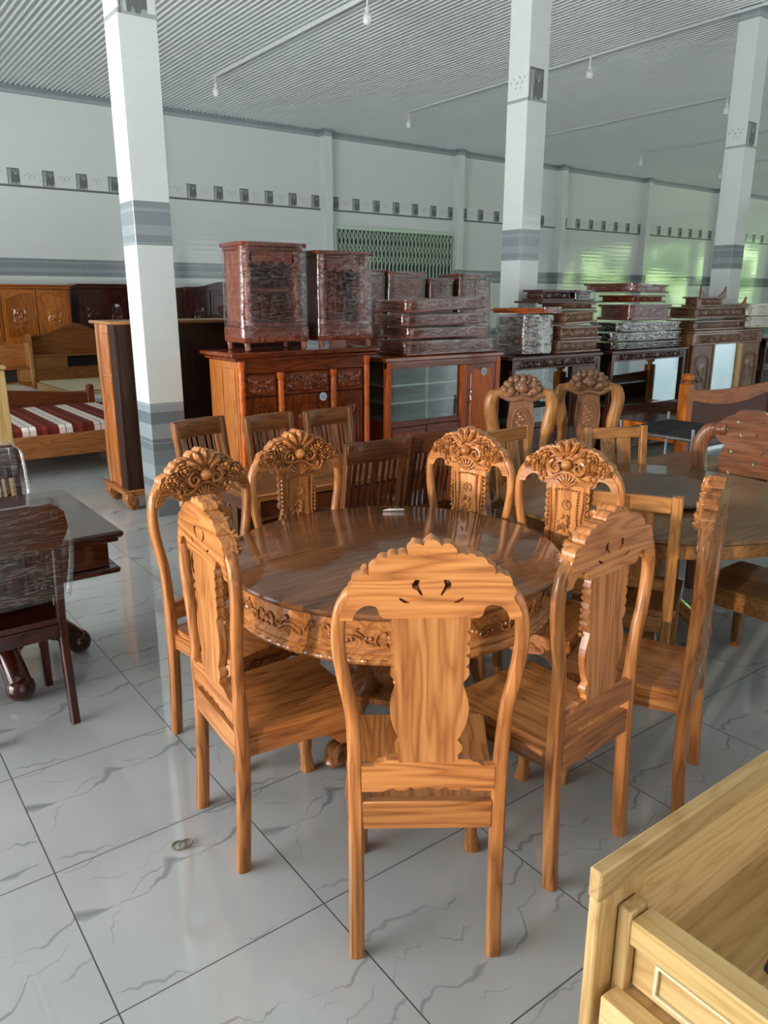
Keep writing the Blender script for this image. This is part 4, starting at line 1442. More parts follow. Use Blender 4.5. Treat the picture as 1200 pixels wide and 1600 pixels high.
# carved sideboard
t = thing('carved_sideboard', 'carved red-brown sideboard with turned columns and arched door panels, left of the glass cabinets', 'sideboard', (2.55, 5.22, 0))
W, D, H = 1.20, .50, 1.32
P_ = 'red'
m = MB(); m.box(-.07, W + .07, -.05, D + .02, H - .035, H, .008); m.box(-.04, W + .04, -.03, D, H - .065, H - .036, .008); m.build('top', wood(P_, 'x'), t)
m = MB(); m.box(0, .03, .02, D, .12, H - .066, .002); m.box(-.006, 0, .05, .22, .18, H - .12, .002); m.box(-.006, 0, .27, .46, .18, H - .12, .002); m.build('side_panel', wood('red_side', 'z'), t)
m = MB(); m.box(W - .03, W, .02, D, .12, H - .066, .002); m.build('side_panel', wood('red_side', 'z'), t)
m = MB(); m.box(.031, W - .031, .06, D - .01, .12, H - .066, .001); m.build('carcass', wood(P_, 'z'), t)
m = MB(); m.box(.05, W - .05, .012, .058, 1.16, 1.253, .003); m.build('frieze_rail', wood(P_, 'x'), t)
m = MB(); m.box(.05, W - .05, .012, .058, .12, .17, .003); m.build('plinth', wood(P_, 'x'), t)
cols = [.03, .36, .84, W - .03]
for i, cx in enumerate(cols):
    m = MB(); turned(m, cx, .012, .10 if i in (0, 3) else .17, H - .067 if i in (0, 3) else 1.16, .026); m.build('column', wood('red_bright', 'z'), t)
for i, (a, b) in enumerate(((.062, .328), (.395, .805), (.875, 1.135))):
    m = MB(); m.box(a, b, .022, .058, .985, 1.155, .004); d = m.build('drawer', wood(P_, 'x'), t)
    m = MB(); relief(m, a + .025, b - .025, 1.005, 1.135, .0219, .014, i * 3.1); m.build('drawer_carving', wood(P_, 'x'), d)
    m = MB(); m.box(a, b, .022, .058, .175, .975, .004); d = m.build('door', wood(P_, 'z'), t)
    w = b - a
    m = MB()
    for k, (q, r) in enumerate(((.05, .007), (.085, .005))):
        ring_outline(m, arch(w - 2 * q, .73 - q, min(.13, w * .35), 12, (a + b) / 2, .22 + q * .5), .020, r)
    for k in range(15):
        an = PI * k / 14
        m.ball(((a + b) / 2 + (w / 2 - .035) * math.cos(an), .018, .825 + min(.13, w * .35) * math.sin(an)), .008, 6, 4)
    relief(m, (a + b) / 2 - w * .22, (a + b) / 2 + w * .22, .3, .86, .0219, .014, 7 + i)
    m.build('door_carving', wood(P_, 'z'), d)
sticker(t, .745, .0185, .945, .034)
for sx in (.05, W - .11):
    for sy in (.03, D - .09):
        m = MB(); m.box(sx, sx + .06, sy, sy + .06, 0, .119, .008); m.build('foot', wood(P_, 'z'), t)


def glass_cabinet(name, label, x, y, W, D, H, pal, gx, gz, nshelf, door, carve, post_pal=None, side_glass=True, halves=2, group=None, mullion=False):
    """gx = (x0, x1) of the glazed opening, gz = (z0, z1); door = (x0, x1) of a wooden door or None"""
    t = thing(name, label, 'cabinet', (x, y, 0), 0, group)
    pp = post_pal or pal
    m = MB(); m.box(-.02, W + .02, -.02, D, H - .035, H, .006); m.build('top', wood(pal, 'x'), t)
    zt, zb = gz[1], gz[0]
    m = MB(); m.box(.0, W, 0, .04, zt, H - .036, .003); m.build('top_rail', wood(pal, 'x'), t)
    if carve:
        m = MB(); relief(m, .05, W - .05, zt + .015, H - .045, -.0005, .016, 3.3 + x); m.build('rail_carving', wood(pal, 'x'), t)
    for px in (0, W - .05):
        for py in (0, D - .05):
            m = MB(); m.box(px, px + .05, py + (.0005 if py else -.004), py + .05, 0, H - .036, .004); m.build('corner_post', wood(pp, 'z'), t)
    m = MB(); m.box(.05, W - .05, D - .03, D - .01, .05, H - .036, 0); m.build('back_panel', M_DARKIN, t)
    m = MB(); m.box(.05, W - .05, .02, D - .03, .06, zb - .03, .002); m.build('base_box', wood(pal, 'x'), t)
    m = MB(); m.box(gx[0] + .002, gx[1] - .002, .045, D - .032, zb - .029, zb - .012, .002); m.build('shelf', M_SHELFW, t)
    m = MB(); m.box(gx[0], gx[1], .0, .04, zb - .05, zb, .003); m.build('sill_rail', wood(pal, 'x'), t)
    for i in range(nshelf):
        z = zb + (zt - zb) * (i + 1) / (nshelf + 1)
        m = MB(); m.box(gx[0] + .002, gx[1] - .002, .06, D - .032, z - .009, z + .009, .002); m.build('shelf', M_SHELFW, t)
    gw = (gx[1] - gx[0]) / halves
    for i in range(halves):
        m = MB(); m.box(gx[0] + i * gw + .001, gx[0] + (i + 1) * gw - .001 + (.03 if i == 0 else 0), .018 + i * .008, .022 + i * .008, zb, zt, 0); m.build('glass_pane', M_MIRROR if (mullion and i == 1) else M_GLASS, t)
    if side_glass:
        m = MB(); m.box(.018, .022, .052, D - .052, zb, H - .06, 0); m.build('side_glass', M_GLASS, t)
        m = MB(); m.box(.006, .034, .051, D - .051, .06, zb - .001, .002); m.build('side_panel', wood(pal, 'z'), t)
        m = MB(); m.box(W - .034, W - .006, .051, D - .051, .06, H - .06, .002); m.build('side_panel', wood(pal, 'z'), t)
    if door:
        a, b = door
        if a > gx[1]:
            m = MB(); m.box(gx[1] + .001, a - .004, -.002, .045, .06, zt - .001, .004); m.build('mullion', wood(pp, 'z'), t)
        m = MB(); m.box(a, b, .005, .035, .10, zt - .001, .003); d = m.build('door', wood(pal, 'z'), t)
        m = MB()
        aw = b - a
        ou = [(a + .045, .20), (b - .045, .20), (b - .045, zt - .10)] + [(a + aw / 2 + (aw / 2 - .045) * math.cos(q), zt - .10 + .03 * math.sin(2 * q) * math.cos(q) + .035 * math.sin(q)) for q in [PI * k / 12 for k in range(1, 12)]] + [(a + .045, zt - .10)]
        ring_outline(m, ou, .004, .008)
        m.prism(ou, .0, .0049, 'y')
        m.build('raised_panel', wood(pp, 'z'), d)
        m = MB(); m.tube(catmull([(a + .018, .004, .78), (a + .018, -.03, .80), (a + .018, -.02, .84), (a + .018, -.03, .88), (a + .018, .004, .90)], 5), .006, 8); m.build('handle', M_BRASS, d)
    n = 2 if door else 3
    zb0 = zb - .055
    for i in range(n):
        a = gx[0] + (gx[1] - gx[0]) * i / n + .006; b = gx[0] + (gx[1] - gx[0]) * (i + 1) / n - .006
        m = MB(); m.box(a, b, -.002, .0195, .10, zb0, .004); d = m.build('drawer', wood(pal, 'x'), t)
        m = MB(); m.box(a + .03, b - .03, -.006, -.0021, .14, zb0 - .04, .003); m.build('drawer_panel', wood(pal, 'x'), d)
        m = MB(); m.ball(((a + b) / 2, -.016, (.10 + zb0) / 2), .012, 8, 6); m.build('knob', M_BRASS, d)
    return t

t = glass_cabinet('glass_display_cabinet', 'orange-brown cabinet with glass front and one wooden door, right of the sideboard', 3.92, 5.22, 1.34, .52, 1.22, 'red', (.05, .85), (.67, 1.125), 2, (.93, 1.285), False, 'red_bright')
sticker(t, 1.13, -.002, 1.05, .036)
glass_cabinet('dark_glass_cabinet', 'dark rosewood glass cabinet with a small arched door, behind the bead-edged chairs', 5.42, 5.22, 1.32, .5, 1.16, 'rosewood', (.05, .88), (.5, 1.03), 1, (.95, 1.265), True)
glass_cabinet('dark_glass_cabinet', 'dark rosewood glass cabinet with two glass halves, left of the carved brown cabinet', 6.93, 5.22, 1.38, .5, 1.16, 'rosewood', (.06, 1.32), (.55, 1.04), 1, None, True, mullion=True)
glass_cabinet('dark_glass_cabinet', 'dark glass cabinet cut off by the right edge, beyond the carved brown cabinet', 10.12, 5.22, 1.3, .5, 1.2, 'rosewood', (.06, 1.24), (.5, 1.07), 1, None, True)

# carved brown cabinet with a mirror between two doors
t = thing('carved_brown_cabinet', 'tall carved brown cabinet with a mirror between two arched doors, above the orange bed end', 'cabinet', (8.43, 5.22, 0))
W, D, H = 1.58, .5, 1.33
m = MB(); m.box(-.02, W + .02, -.02, D, H - .03, H, .006); m.build('top', wood('brown', 'x'), t)
m = MB(); m.box(0, W, 0, .04, H - .17, H - .031, .003); m.build('top_rail', wood('brown', 'x'), t)
m = MB(); relief(m, .03, W - .03, H - .15, H - .05, -.0005, .018, 9.1); m.build('rail_carving', wood('brown', 'x'), t)
m = MB(); m.box(0, .025, .041, D, 0, H - .031, .002); m.box(W - .025, W, .041, D, 0, H - .031, .002); m.build('side_panel', wood('frame', 'z'), t)
m = MB(); m.box(.026, W - .026, .1, D - .01, .05, H - .031, 0); m.build('carcass', wood('brown', 'z'), t)
for a, b in ((.03, .45), (1.14, 1.55)):
    m = MB(); m.box(a, b, .005, .04, .10, H - .172, .003); d = m.build('door', wood('brown', 'z'), t)
    m = MB()
    ring_outline(m, arch(b - a - .12, .82, .08, 12, (a + b) / 2, .22), .004, .010)
    ring_outline(m, arch(b - a - .17, .77, .07, 12, (a + b) / 2, .245), .004, .005)
    relief(m, (a + b) / 2 - .10, (a + b) / 2 + .10, .3, .95, .0045, .016, a * 5)
    m.build('door_carving', wood('brown', 'z'), d)
m = MB(); m.box(.46, .50, -.003, .045, .10, H - .172, .004); m.build('mullion', wood('brown', 'z'), t)
m = MB(); m.box(1.045, 1.13, -.003, .045, .10, H - .172, .004); m.build('mullion', wood('pale', 'z'), t)
m = MB(); m.box(.502, 1.043, .02, .028, .12, H - .172, 0); m.build('mirror', M_MIRROR, t)
m = MB(); m.box(.502, 1.043, .03, .06, .60, .63, 0); m.build('shelf', wood('brown', 'x'), t)
m = MB(); m.box(.026, W - .026, .01, .06, 0, .099, .004); m.build('plinth', wood('brown', 'x'), t)

# long cabinet behind the left pillar, its back to us
t = thing('long_cabinet', 'long cabinet behind the left pillar, dark back towards us, scrolled feet', 'cabinet', (1.98, 6.2, 0))
W, D, H = 1.75, .50, 1.53
m = MB(); m.box(-.03, W + .02, -.02, D + .04, H - .025, H, .006); m.build('top', wood('frame', 'x'), t)
m = MB(); m.box(.03, W - .03, .0, .02, .17, H - .026, .001); m.build('back_panel', wood('backpanel', 'z'), t)
m = MB(); m.box(.0, .03, .0, .16, .17, H - .026, .003); m.build('end_stile', wood('backpanel', 'z'), t)
m = MB(); m.box(.006, .03, .161, .40, .17, H - .026, .003); m.box(0, .0059, .19, .37, .25, H - .45, .003); m.box(0, .0059, .19, .37, H - .42, H - .1, .003); m.build('end_panel', wood('red_side', 'z'), t)
m = MB(); P = catmull([(.02, .43, .17), (.02, .455, .4), (.02, .42, .8), (.02, .45, 1.2), (.02, .44, H - .026)], 6); m.tube(P, [(.03, .035)], 10, side=(1, 0, 0), sq=.6); m.build('corner_post', wood('bedhead', 'z'), t)
m = MB(); m.box(.035, W - .03, .021, .42, .17, H - .026, 0); m.build('carcass', wood('red', 'x'), t)
m = MB(); m.box(-.045, W + .03, -.03, D + .055, .15, .169, .006); m.box(-.03, W + .02, -.02, D + .04, .115, .149, .012); m.build('base_moulding', wood('bedhead', 'x'), t)
for fx in (0, W - .08):
    for fy in (.0, .44):
        m = MB(); m.tube(catmull([(fx + .04, fy + .03, .115), (fx + .01, fy + .03, .085), (fx + .045, fy + .03, .04), (fx + .02, fy + .03, 0)], 5), [(.07, .06)] * 5 + [(.06, .052)] * 5 + [(.045, .042)] * 4 + [(.055, .048)] * 3, 10, side=(0, 1, 0), sq=.7)
        m.build('foot', wood('bedhead', 'z'), t)


# ------------------------------------------------------------------ things standing on the cabinets
def wrap_box(t, x0, x1, y0, y1, z0, z1, seed, amp=.008, mat=None, flare=0.0):
    def fn(u, v):
        a = u * 2 * PI
        cx, sx = math.cos(a), math.sin(a)
        cx = math.copysign(abs(cx) ** .25, cx); sx = math.copysign(abs(sx) ** .25, sx)
        k = 1 + flare * (1 - v)
        return ((x0 + x1) / 2 + (x1 - x0) / 2 * cx * k, (y0 + y1) / 2 + (y1 - y0) / 2 * sx * k, z0 + (z1 - z0) * v)
    return film_shell('stretch_film', t, fn, 72, max(6, int((z1 - z0) / .025)), amp, seed, mat)


def altar(label, loc, W, D, H, kind, rot=0):
    t = thing('wrapped_altar_cabinet', label, 'cabinet', loc, rot, 'film-wrapped altar cabinets on the sideboard')
    p = 'pink'
    m = MB(); m.box(-.03, W + .03, -.03, D + .01, .05, .165, .012); m.box(-.015, W + .015, -.015, D, .166, .20, .01); m.build('base', wood(p, 'x'), t)
    m = MB(); relief(m, .03, W - .03, .055, .13, -.0305, .015, kind * 4.0); m.build('base_carving', wood(p, 'x'), t)
    for fx in (-.02, W - .03):
        for fy in (-.02, D - .05):
            m = MB(); m.tube([(fx + .025, fy + .025, .05), (fx + .02, fy + .02, .03), (fx + .028, fy + .022, 0)], [.028, .02, .026], 8); m.build('foot', wood(p, 'z'), t)
    m = MB(); m.box(-.035, W + .02, -.035, D + .01, H - .03, H, .008); m.box(-.015, W, -.015, D, H - .055, H - .031, .006); m.build('top', wood(p, 'x'), t)
    m = MB(); m.box(0, W, D - .02, D, .201, H - .056, 0); m.build('back_panel', wood(p, 'z'), t)
    m = MB(); m.box(0, .02, .07, D - .021, .201, H - .056, .003); m.box(W - .02, W, .07, D - .021, .201, H - .056, .003); m.build('side_panel', wood(p, 'z'), t)
    for cx in (.035, W - .04):
        m = MB(); turned(m, cx, .03, .201, H - .056, .030)
        if kind == 1:
            for k in range(16): m.ball((cx + .026 * math.cos(k * 2.2), .03 + .026 * math.sin(k * 2.2), .33 + k * .022), .012, 6, 4)
        m.build('column', wood(p, 'z'), t)
    m = MB()
    vx0, vx1 = .075, W - .08
    low = [(vx1 - (vx1 - vx0) * k / 16, H - .13 - .025 * abs(math.sin(k * PI / 4))) for k in range(17)]
    m.prism([(vx0, H - .057), (vx0, H - .13)] + low[::-1][1:-1] + [(vx1, H - .13), (vx1, H - .057)], .02, .04, 'y'); m.build('valance', wood(p, 'x'), t)
    if kind == 1:
        m = MB(); m.box(.09, W - .10, D - .08, D - .04, .46, H - .16, .003); m.build('inner_panel', M_GLASS, t)
        m = MB(); m.box(.08, W - .09, .06, D - .03, .43, .45, .002); m.build('shelf', wood(p, 'x'), t)
    wrap_box(t, -.035, W + .03, -.04, D + .015, .09, H + .004, kind * 2.0, .007, flare=.04)
    return t

altar('film-wrapped altar cabinet with knobbly columns on the sideboard, left one of two', (2.68, 5.31, 1.329), .50, .32, .775, 1)
altar('film-wrapped altar cabinet with a scalloped valance on the sideboard, right one of two', (3.33, 5.31, 1.329), .47, .32, .735, 2)


def tray(name, label, x0, x1, y0, y1, z0, z1, pal, group, seed, wrap=None, rz=0, tilt=0, horns=False, cat='stand'):
    """flat carved stand: board, recessed carved body, foot board, maybe film round it"""
    cx, cy = (x0 + x1) / 2, (y0 + y1) / 2
    t = thing(name, label, cat, (cx, cy, z0), rz, group)
    if tilt: t.rotation_euler = (0, tilt, rz)
    a, b, h = (x1 - x0) / 2, (y1 - y0) / 2, z1 - z0
    m = MB(); m.box(-a, a, -b, b, h - min(.022, h * .22), h, .004); m.build('top_board', wood(pal, 'x'), t)
    m = MB(); m.box(-a + .03, a - .03, -b + .03, b - .03, h * .2, h - min(.022, h * .22) - .0005, .003); m.build('body', wood(pal, 'x'), t)
    m = MB(); m.box(-a - .005, a + .005, -b - .005, b + .005, 0, h * .2 - .0005, .005); m.build('foot_board', wood(pal, 'x'), t)
    m = MB(); relief(m, -a + .03, a - .03, h * .24, h - min(.022, h * .22) - .006, -b + .0298, .014, seed, cell=.014)
    relief(m, -b + .03, b - .03, h * .24, h - min(.022, h * .22) - .006, -a + .0298, .014, seed + 2, cell=.014, axis='x')
    m.build('carving', wood(pal, 'x'), t)
    if horns:
        for sx in (-1, 1):
            m = MB(); m.prism([(sx * a, h + .001), (sx * (a - .16), h + .001), (sx * (a - .10), h + .03), (sx * (a - .03), h + .08), (sx * (a - .012), h + .12), (sx * a, h + .12)], -b, -b + .02, 'y'); m.build('horn_bracket', wood(pal, 'z'), t)
    if wrap:
        wrap_box(t, -a - .014, a + .014, -b - .014, b + .014, .010, h + .004, seed, .006, wrap)
    return t

g = 'film-wrapped stands stacked on the orange glass cabinet'
nm = 'wrapped_low_stand'
tray(nm, 'lowest film-wrapped stand of the stack on the orange glass cabinet', 4.18, 5.27, 5.28, 5.72, 1.222, 1.345, 'pink', g, 1.0, M_FILM)
tray(nm, 'second film-wrapped stand from the bottom on the orange glass cabinet', 4.20, 5.18, 5.28, 5.72, 1.368, 1.455, 'pink', g, 2.0, M_FILM, .02)
tray(nm, 'third film-wrapped stand from the bottom on the orange glass cabinet', 4.16, 5.12, 5.28, 5.74, 1.478, 1.570, 'pink', g, 3.0, M_FILM, -.015, -.015)
tray(nm, 'topmost tilted film-wrapped stand of the stack on the orange glass cabinet', 4.17, 5.10, 5.28, 5.74, 1.600, 1.70, 'pink', g, 4.0, M_FILM, .03, -.035)

t = thing('wrapped_bundle', 'bundle in thick grey film under a red-brown board, before the middle pillar', 'bundle', (5.88, 5.51, 1.162))
for k in range(4):
    m = MB(); m.box(-.20 + .02 * (k % 2), .20 - .02 * (k % 2), -.19, .19, .005 + k * .092, .085 + k * .092, .006); m.build('packed_board', wood('brown', 'x'), t)
wrap_box(t, -.225, .225, -.215, .215, .012, .382, 8.0, .016, M_FILM2)
def tail(u, v):
    x = -.08 + .16 * u; return (x, -.245 - .02 * math.sin(u * 9) - .03 * v, .36 - .33 * v + .02 * math.sin(u * 7))
film_shell('film_tail', t, tail, 14, 20, .014, 4.4, M_FILM2)
t = thing('red_brown_board', 'moulded red-brown board lying on the grey film bundle before the middle pillar', 'board', (5.88, 5.51, 1.562))
m = MB(); m.box(-.23, .22, -.23, .23, .0, .018, .004); m.box(-.25, .24, -.25, .25, .019, .034, .005); m.box(-.23, .22, -.23, .23, .035, .048, .004); m.build('board', wood('red_bright', 'x'), t)
wrap_box(t, -.0, .27, -.265, .265, .0, .058, 5.0, .006, M_FILM)

g = 'carved stands stacked on the left dark glass cabinet'
nm = 'carved_low_stand'
tray(nm, 'lowest carved brown stand on the left dark glass cabinet', 6.12, 6.80, 5.28, 5.66, 1.162, 1.29, 'brown', g, 5.0)
tray(nm, 'second carved brown stand on the left dark glass cabinet', 6.16, 6.80, 5.28, 5.66, 1.294, 1.43, 'brown', g, 6.0)
tray(nm, 'tilted carved brown stand, third up on the left dark glass cabinet', 6.16, 6.70, 5.26, 5.64, 1.455, 1.575, 'brown', g, 7.5, None, .06, -.03)
tray(nm, 'carved stand with side wings under a long board on the left dark glass cabinet', 6.20, 6.68, 5.28, 5.64, 1.598, 1.655, 'brown', g, 8.5)
t = thing('long_dark_board', 'long dark board with two wrapped boxes on it, topmost right of the middle pillar', 'board', (6.28, 5.46, 1.657))
m = MB(); m.box(-.42, .44, -.17, .2, .0, .02, .004); m.build('board', wood('rosewood', 'x'), t)
for lab, x0, x1 in (('small dark carved box on the long dark board right of the middle pillar, left one', 5.90, 6.38), ('small film-wrapped box on the long dark board right of the middle pillar, right one', 6.41, 6.70)):
    tray('small_carved_box', lab, x0, x1, 5.32, 5.58, 1.679, 1.785, 'rosewood', 'small boxes on the long dark board', x0, M_FILM if x0 > 6.4 else None, cat='box')

g = 'film-wrapped stands stacked on the right dark glass cabinet'
nm = 'wrapped_low_stand'
tray(nm, 'lowest film-wrapped stand on the right dark glass cabinet', 7.04, 8.28, 5.27, 5.68, 1.162, 1.235, 'rosewood', g, 11.0, M_FILM)
tray(nm, 'second film-wrapped stand on the right dark glass cabinet', 7.02, 8.26, 5.27, 5.68, 1.25, 1.335, 'rosewood', g, 12.0, M_FILM2)
tray(nm, 'third film-wrapped stand on the right dark glass cabinet', 7.10, 8.24, 5.27, 5.68, 1.35, 1.445, 'rosewood', g, 13.0, M_FILM2)
tray(nm, 'fourth film-wrapped stand, reddish corner showing, on the right dark glass cabinet', 7.27, 8.03, 5.27, 5.72, 1.468, 1.635, 'pink', g, 14.0, M_FILM, .02)
tray('carved_low_stand', 'unwrapped orange-brown carved stand, under the topmost one on the right dark cabinet', 7.30, 7.90, 5.28, 5.74, 1.66, 1.735, 'red', None, 15.0)
tray('wrapped_low_stand', 'topmost tilted orange-brown stand in dusty film on the right dark cabinet', 7.28, 7.93, 5.27, 5.95, 1.765, 1.855, 'red', None, 16.0, M_FILM, .03, .02)

g = 'carved stands stacked on the carved brown cabinet'
nm = 'carved_low_stand'
tray(nm, 'lower carved brown stand lying on the carved brown cabinet', 8.52, 9.60, 5.27, 5.66, 1.332, 1.445, 'brown', g, 17.0)
tray(nm, 'upper carved stand with pointed end brackets on the carved brown cabinet', 8.50, 9.62, 5.27, 5.66, 1.470, 1.60, 'brown', g, 18.0, None, .015, 0, True)
tray(nm, 'small topmost carved stand with horn brackets on the carved brown cabinet', 8.72, 9.28, 5.36, 5.60, 1.603, 1.72, 'brown', g, 19.0, None, 0, 0, True)
g = 'white-wrapped boxes at the right edge'
tray('wrapped_box', 'lower box in whitish film at the right edge, on the cabinet row', 9.74, 10.5, 5.27, 5.66, 1.335, 1.475, 'cream', g, 20.0, M_FILM2, cat='box')
tray('wrapped_box', 'upper box in whitish film at the right edge, on the cabinet row', 9.72, 10.5, 5.27, 5.66, 1.485, 1.635, 'cream', g, 21.0, M_FILM2, cat='box')
# ------------------------------------------------------------------ far furniture
def wardrobe(label, x, y, W, D, H, pal, ndoor, group, curved=False, wrapc=False, name='wardrobe'):
    t = thing(name, label, 'wardrobe', (x, y, 0), 0, group)
    m = MB(); m.box(0, W, .02, D, .06, H - .08, .003); m.build('carcass', wood(pal, 'z'), t)
    if curved:
        n = 40
        pts = [(-.03, H - .09)] + [(W + .03, H - .09)] + [(W + .03 - (W + .06) * k / n, H - .02 + .10 * math.exp(-((k / n - .5) / .2) ** 2)) for k in range(n + 1)]
        m = MB(); m.prism(pts, -.04, .02, 'y'); m.box(-.02, W + .02, .021, D, H - .079, H - .03, .004); m.build('cornice', wood(pal, 'x'), t)
    else:
        m = MB(); m.box(-.04, W + .04, -.045, D, H - .03, H, .006); m.box(-.02, W + .02, -.02, D, H - .079, H - .031, .01); m.build('cornice', wood(pal, 'x'), t)
    m = MB(); m.box(0, W, -.01, D, 0, .059, .004); m.build('plinth', wood(pal, 'x'), t)
    for k in range(ndoor):
        a, b = W * k / ndoor + .012, W * (k + 1) / ndoor - .012
        m = MB(); m.box(a, b, -.005, .019, .07, H - .09, .004); d = m.build('door', wood(pal, 'z'), t)
        m = MB()
        cx, w = (a + b) / 2, b - a
        if not wrapc:
            s = 1 if k % 2 == 0 else -1
            o1 = [(a + .06, H * .55), (b - .06, H * .55), (b - .06, H - .22 + .05 * s)] + [(cx + (w / 2 - .06) * math.cos(q), H - .22 + .05 * s * math.cos(q) + .04 * math.sin(q)) for q in [PI * i / 10 for i in range(1, 10)]] + [(a + .06, H - .22 - .05 * s)]
            ring_outline(m, o1, -.006, .012)
            m.prism(o1, -.010, -.0055, 'y')
            o2 = arch(w - .12, H * .38, .06, 10, cx, .16)
            ring_outline(m, o2, -.006, .012)
            relief(m, cx - w * .22, cx + w * .22, H * .60, H * .80, -.0102, .02, k * 2.7 + x, cell=.02)
        else:
            m.box(a + .05, b - .05, -.012, -.0055, .14, H - .16, .005)
        m.build('raised_panel', wood(pal, 'z'), d)
        m = MB(); hx = b - .03 if k % 2 == 0 else a + .03
        m.tube(catmull([(hx, -.006, H * .50), (hx, -.035, H * .52), (hx, -.035, H * .56), (hx, -.006, H * .58)], 4), .007, 6); m.build('handle', M_BRASS if not wrapc else M_INK, d)
    if wrapc:
        wrap_box(t, -.03, W + .03, -.06, D + .02, .02, H + .006, x, .008)
    return t

wardrobe('glossy orange wardrobe against the back wall at the left edge', 1.70, 14.72, 2.28, .55, 1.93, 'wardrobe', 4, None)
t = wardrobe('dark mahogany wardrobe with a flat top and a white spot, left of the left pillar', 4.14, 14.72, 1.30, .55, 1.95, 'mahogany', 3, None)
sticker(t, .66, -.012, 1.55, .045)
wardrobe('dark mahogany wardrobe with a curved top, right of the left pillar', 6.16, 14.72, 1.5, .55, 1.93, 'mahogany', 3, None, True)
g = 'film-wrapped brown cabinets in the middle distance'
wardrobe('film-wrapped brown cabinet mostly behind the right altar cabinet', 6.15, 9.1, .62, .5, 2.09, 'pink', 1, g, False, True, 'wrapped_wardrobe')
wardrobe('film-wrapped brown cabinet with a dark handle, below the left part of the green gate', 6.86, 9.1, .66, .5, 2.07, 'pink', 1, g, False, True, 'wrapped_wardrobe')
wardrobe('lower film-wrapped brown cabinet below the right end of the green gate', 7.63, 9.1, .42, .5, 1.98, 'pink', 1, g, False, True, 'wrapped_wardrobe')
wardrobe('film-wrapped reddish cabinet just left of the middle pillar', 8.22, 9.1, .66, .5, 2.06, 'red', 2, g, False, True, 'wrapped_wardrobe')


def shelf_headboard(t, x0, x1, y, h, pal):
    """headboard with a scrolled crest and a shelf of boxes"""
    W = x1 - x0; cx = (x0 + x1) / 2
    n = 30
    top = []
    for k in range(n + 1):
        u = k / n
        top.append((x1 - W * u, h * .86 + .16 * h * .9 * math.exp(-((u - .5) / .23) ** 2)))
    m = MB(); m.prism([(x0, .62 * h), (x1, .62 * h)] + top, y, y + .03, 'y')
    m.tube([(p[0], y - .002, p[1] - .03) for p in top], .014, 6)
    for s in (-1, 1): m.tube(spiral(cx + s * .07, h * .93, y - .004, .05, 1.2, PI / 2, s), .010, 6)
    m.build('headboard', wood(pal, 'x'), t)
    m = MB(); m.box(x0 - .02, x1 + .02, y - .22, y + .03, .60 * h, .62 * h - .0005, .004); m.build('shelf', wood(pal, 'x'), t)
    m = MB(); m.box(x0, x0 + W * .36, y - .20, y, .46 * h, .6 * h - .001, .004); m.build('shelf_box', wood('frame', 'x'), t)
    m = MB(); m.box(x0 + W * .365, x0 + W * .90, y - .03, y, .46 * h, .6 * h - .001, .002); m.build('niche_back', M_DARKIN, t)
    m = MB(); m.box(x0 + W * .91, x1, y - .20, y, .46 * h, .6 * h - .001, .004); m.build('shelf_box', wood('frame', 'x'), t)
    m = MB(); m.box(x0, x1, y - .21, y, .28 * h, .46 * h - .001, .004); m.build('lower_board', wood(pal, 'x'), t)
    for px in (x0 - .03, x1 - .01):
        m = MB(); m.box(px - .0, px + .04, y - .225, y + .035, 0, .88 * h, .006); m.build('post', wood('frame', 'z'), t)

t = thing('wooden_bed', 'wooden bed with a scrolled shelf headboard and a bare slatted base, below the wardrobes', 'bed', (0, 0, 0))
shelf_headboard(t, 2.99, 4.5, 13.8, 1.29, 'bedhead')
m = MB()
for k in range(16):
    y = 11.9 + k * .11
    m.box(3.05, 4.44, y, y + .085, .372, .390, .003)
m.build('bed_slats', wood('cream', 'x'), t)
m = MB(); m.box(3.0, 3.05, 11.8, 13.57, .2, .37, .005); m.box(4.44, 4.49, 11.8, 13.57, .2, .37, .005); m.box(3.05, 4.44, 11.8, 11.84, .2, .37, .005); m.build('bed_frame', wood('pale', 'y'), t)
for px in (3.02, 4.42):
    m = MB(); m.box(px, px + .06, 11.85, 11.91, 0, .199, .004); m.build('leg', wood('pale', 'z'), t)

t = thing('mattress_board', 'pale green-white mattress board leaning low before the slatted bed', 'mattress', (0, 0, 0))
m = MB(); m.box(3.06, 4.40, 11.25, 11.5, .0, .36, .03); m.build('mattress', M_CLOTH, t)

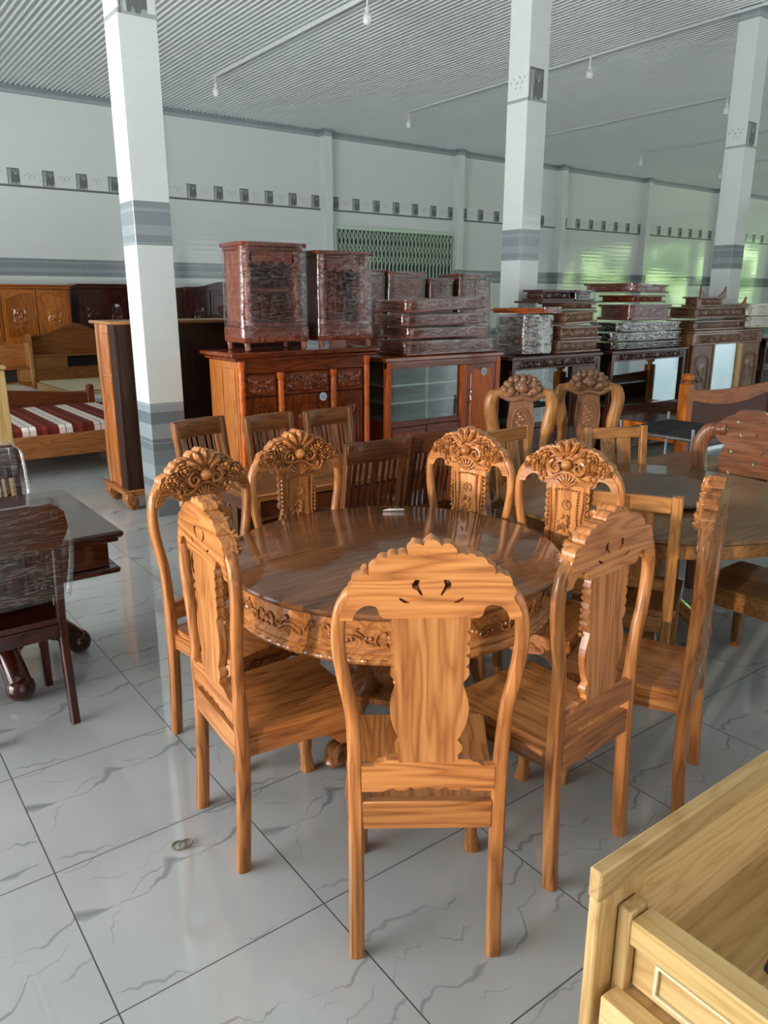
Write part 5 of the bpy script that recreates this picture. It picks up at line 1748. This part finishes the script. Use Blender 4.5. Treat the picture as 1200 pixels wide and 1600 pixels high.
t = thing('wooden_bed', 'wooden bed with pale bedding and a low dark footboard, behind the plaid mattress', 'bed', (0, 0, 0))
shelf_headboard(t, .95, 2.50, 11.75, 1.26, 'bedhead')
m = MB(); m.box(1.0, 2.48, 9.78, 11.5, .22, .44, .01); m.build('bed_base', wood('bedhead', 'x'), t)
def bed(u, v):
    x, y = 1.02 + 1.42 * u, 9.8 + 1.65 * v
    e = min(u, 1 - u, v, 1 - v) * 10
    return (x, y, .445 + .13 * min(1, e) ** .5 + .05 * noise.noise(Vector((x * 2, y * 2, 1))))
m = MB(); m.grid(bed, 24, 24); m.build('bedding', M_BEDDING, t, sharp=180)
pts = [(.95, .16), (2.70, .16), (2.70, .60), (2.4, .625), (1.8, .68), (1.2, .70), (.95, .70)]
m = MB(); m.prism(pts, 9.68, 9.72, 'y'); m.build('footboard', wood('bed_red', 'x'), t)
m = MB(); m.box(2.70, 2.78, 9.66, 9.74, 0, .64, .006); m.lathe([(.045, .64), (.05, .66), (.035, .69), (0, .70)], (2.74, 9.70, 0), 12); m.build('post', wood('bed_red', 'z'), t)

t = thing('low_bed', 'low brown bed whose side board faces us, under the plaid mattress', 'bed', (0, 0, 0))
m = MB(); m.box(.70, 2.95, 7.86, 7.90, .20, .42, .006); m.build('side_board', wood('slat', 'x'), t)
m = MB(); m.box(.72, 2.93, 7.901, 9.5, .30, .37, .004); m.build('bed_base', wood('slat', 'y'), t)
m = MB(); m.box(.70, 2.95, 9.501, 9.54, .20, .42, .006); m.build('side_board', wood('slat', 'x'), t)
for px in (.72, 2.86):
    for py in (7.92, 9.4):
        m = MB(); m.box(px, px + .08, py, py + .08, 0, .299, .005); m.build('leg', wood('slat', 'z'), t)
m = MB(); m.box(.74, 2.91, 7.91, 9.49, .3705, .50, .035)
tag(m.build('plaid_mattress', M_PLAID), 'red, white and black plaid mattress lying on the low brown bed', 'mattress')

t = thing('pale_bed_post', 'pale yellow wooden upright at the left edge, above the farther wrapped chair', 'bed post', (.86, 5.02, 0))
m = MB(); m.box(-.10, .075, -.025, .03, 0, 1.30, .006); m.build('upright', wood('pale_warm', 'z'), t)
m = MB(); m.box(-.115, .085, -.035, .04, 1.301, 1.325, .006); m.build('cap', wood('pale_warm', 'x'), t)
m = MB(); m.box(-.9, -.101, -.015, .02, .35, .60, .005); m.build('rail', wood('pale_warm', 'x'), t)
sc = bpy.context.scene
sc.view_settings.view_transform = 'Standard'
sc.view_settings.look = 'None'
sc.view_settings.gamma = 1
sc.view_settings.use_curve_mapping = False
sc.view_settings.exposure = EXPOSURE
sc.cycles.use_denoising = True
sc.cycles.max_bounces = 8
sc.cycles.diffuse_bounces = 4
sc.cycles.glossy_bounces = 4
sc.cycles.transparent_max_bounces = 12
sc.cycles.caustics_reflective = False
sc.cycles.caustics_refractive = False
sc.cycles.sample_clamp_indirect = 6
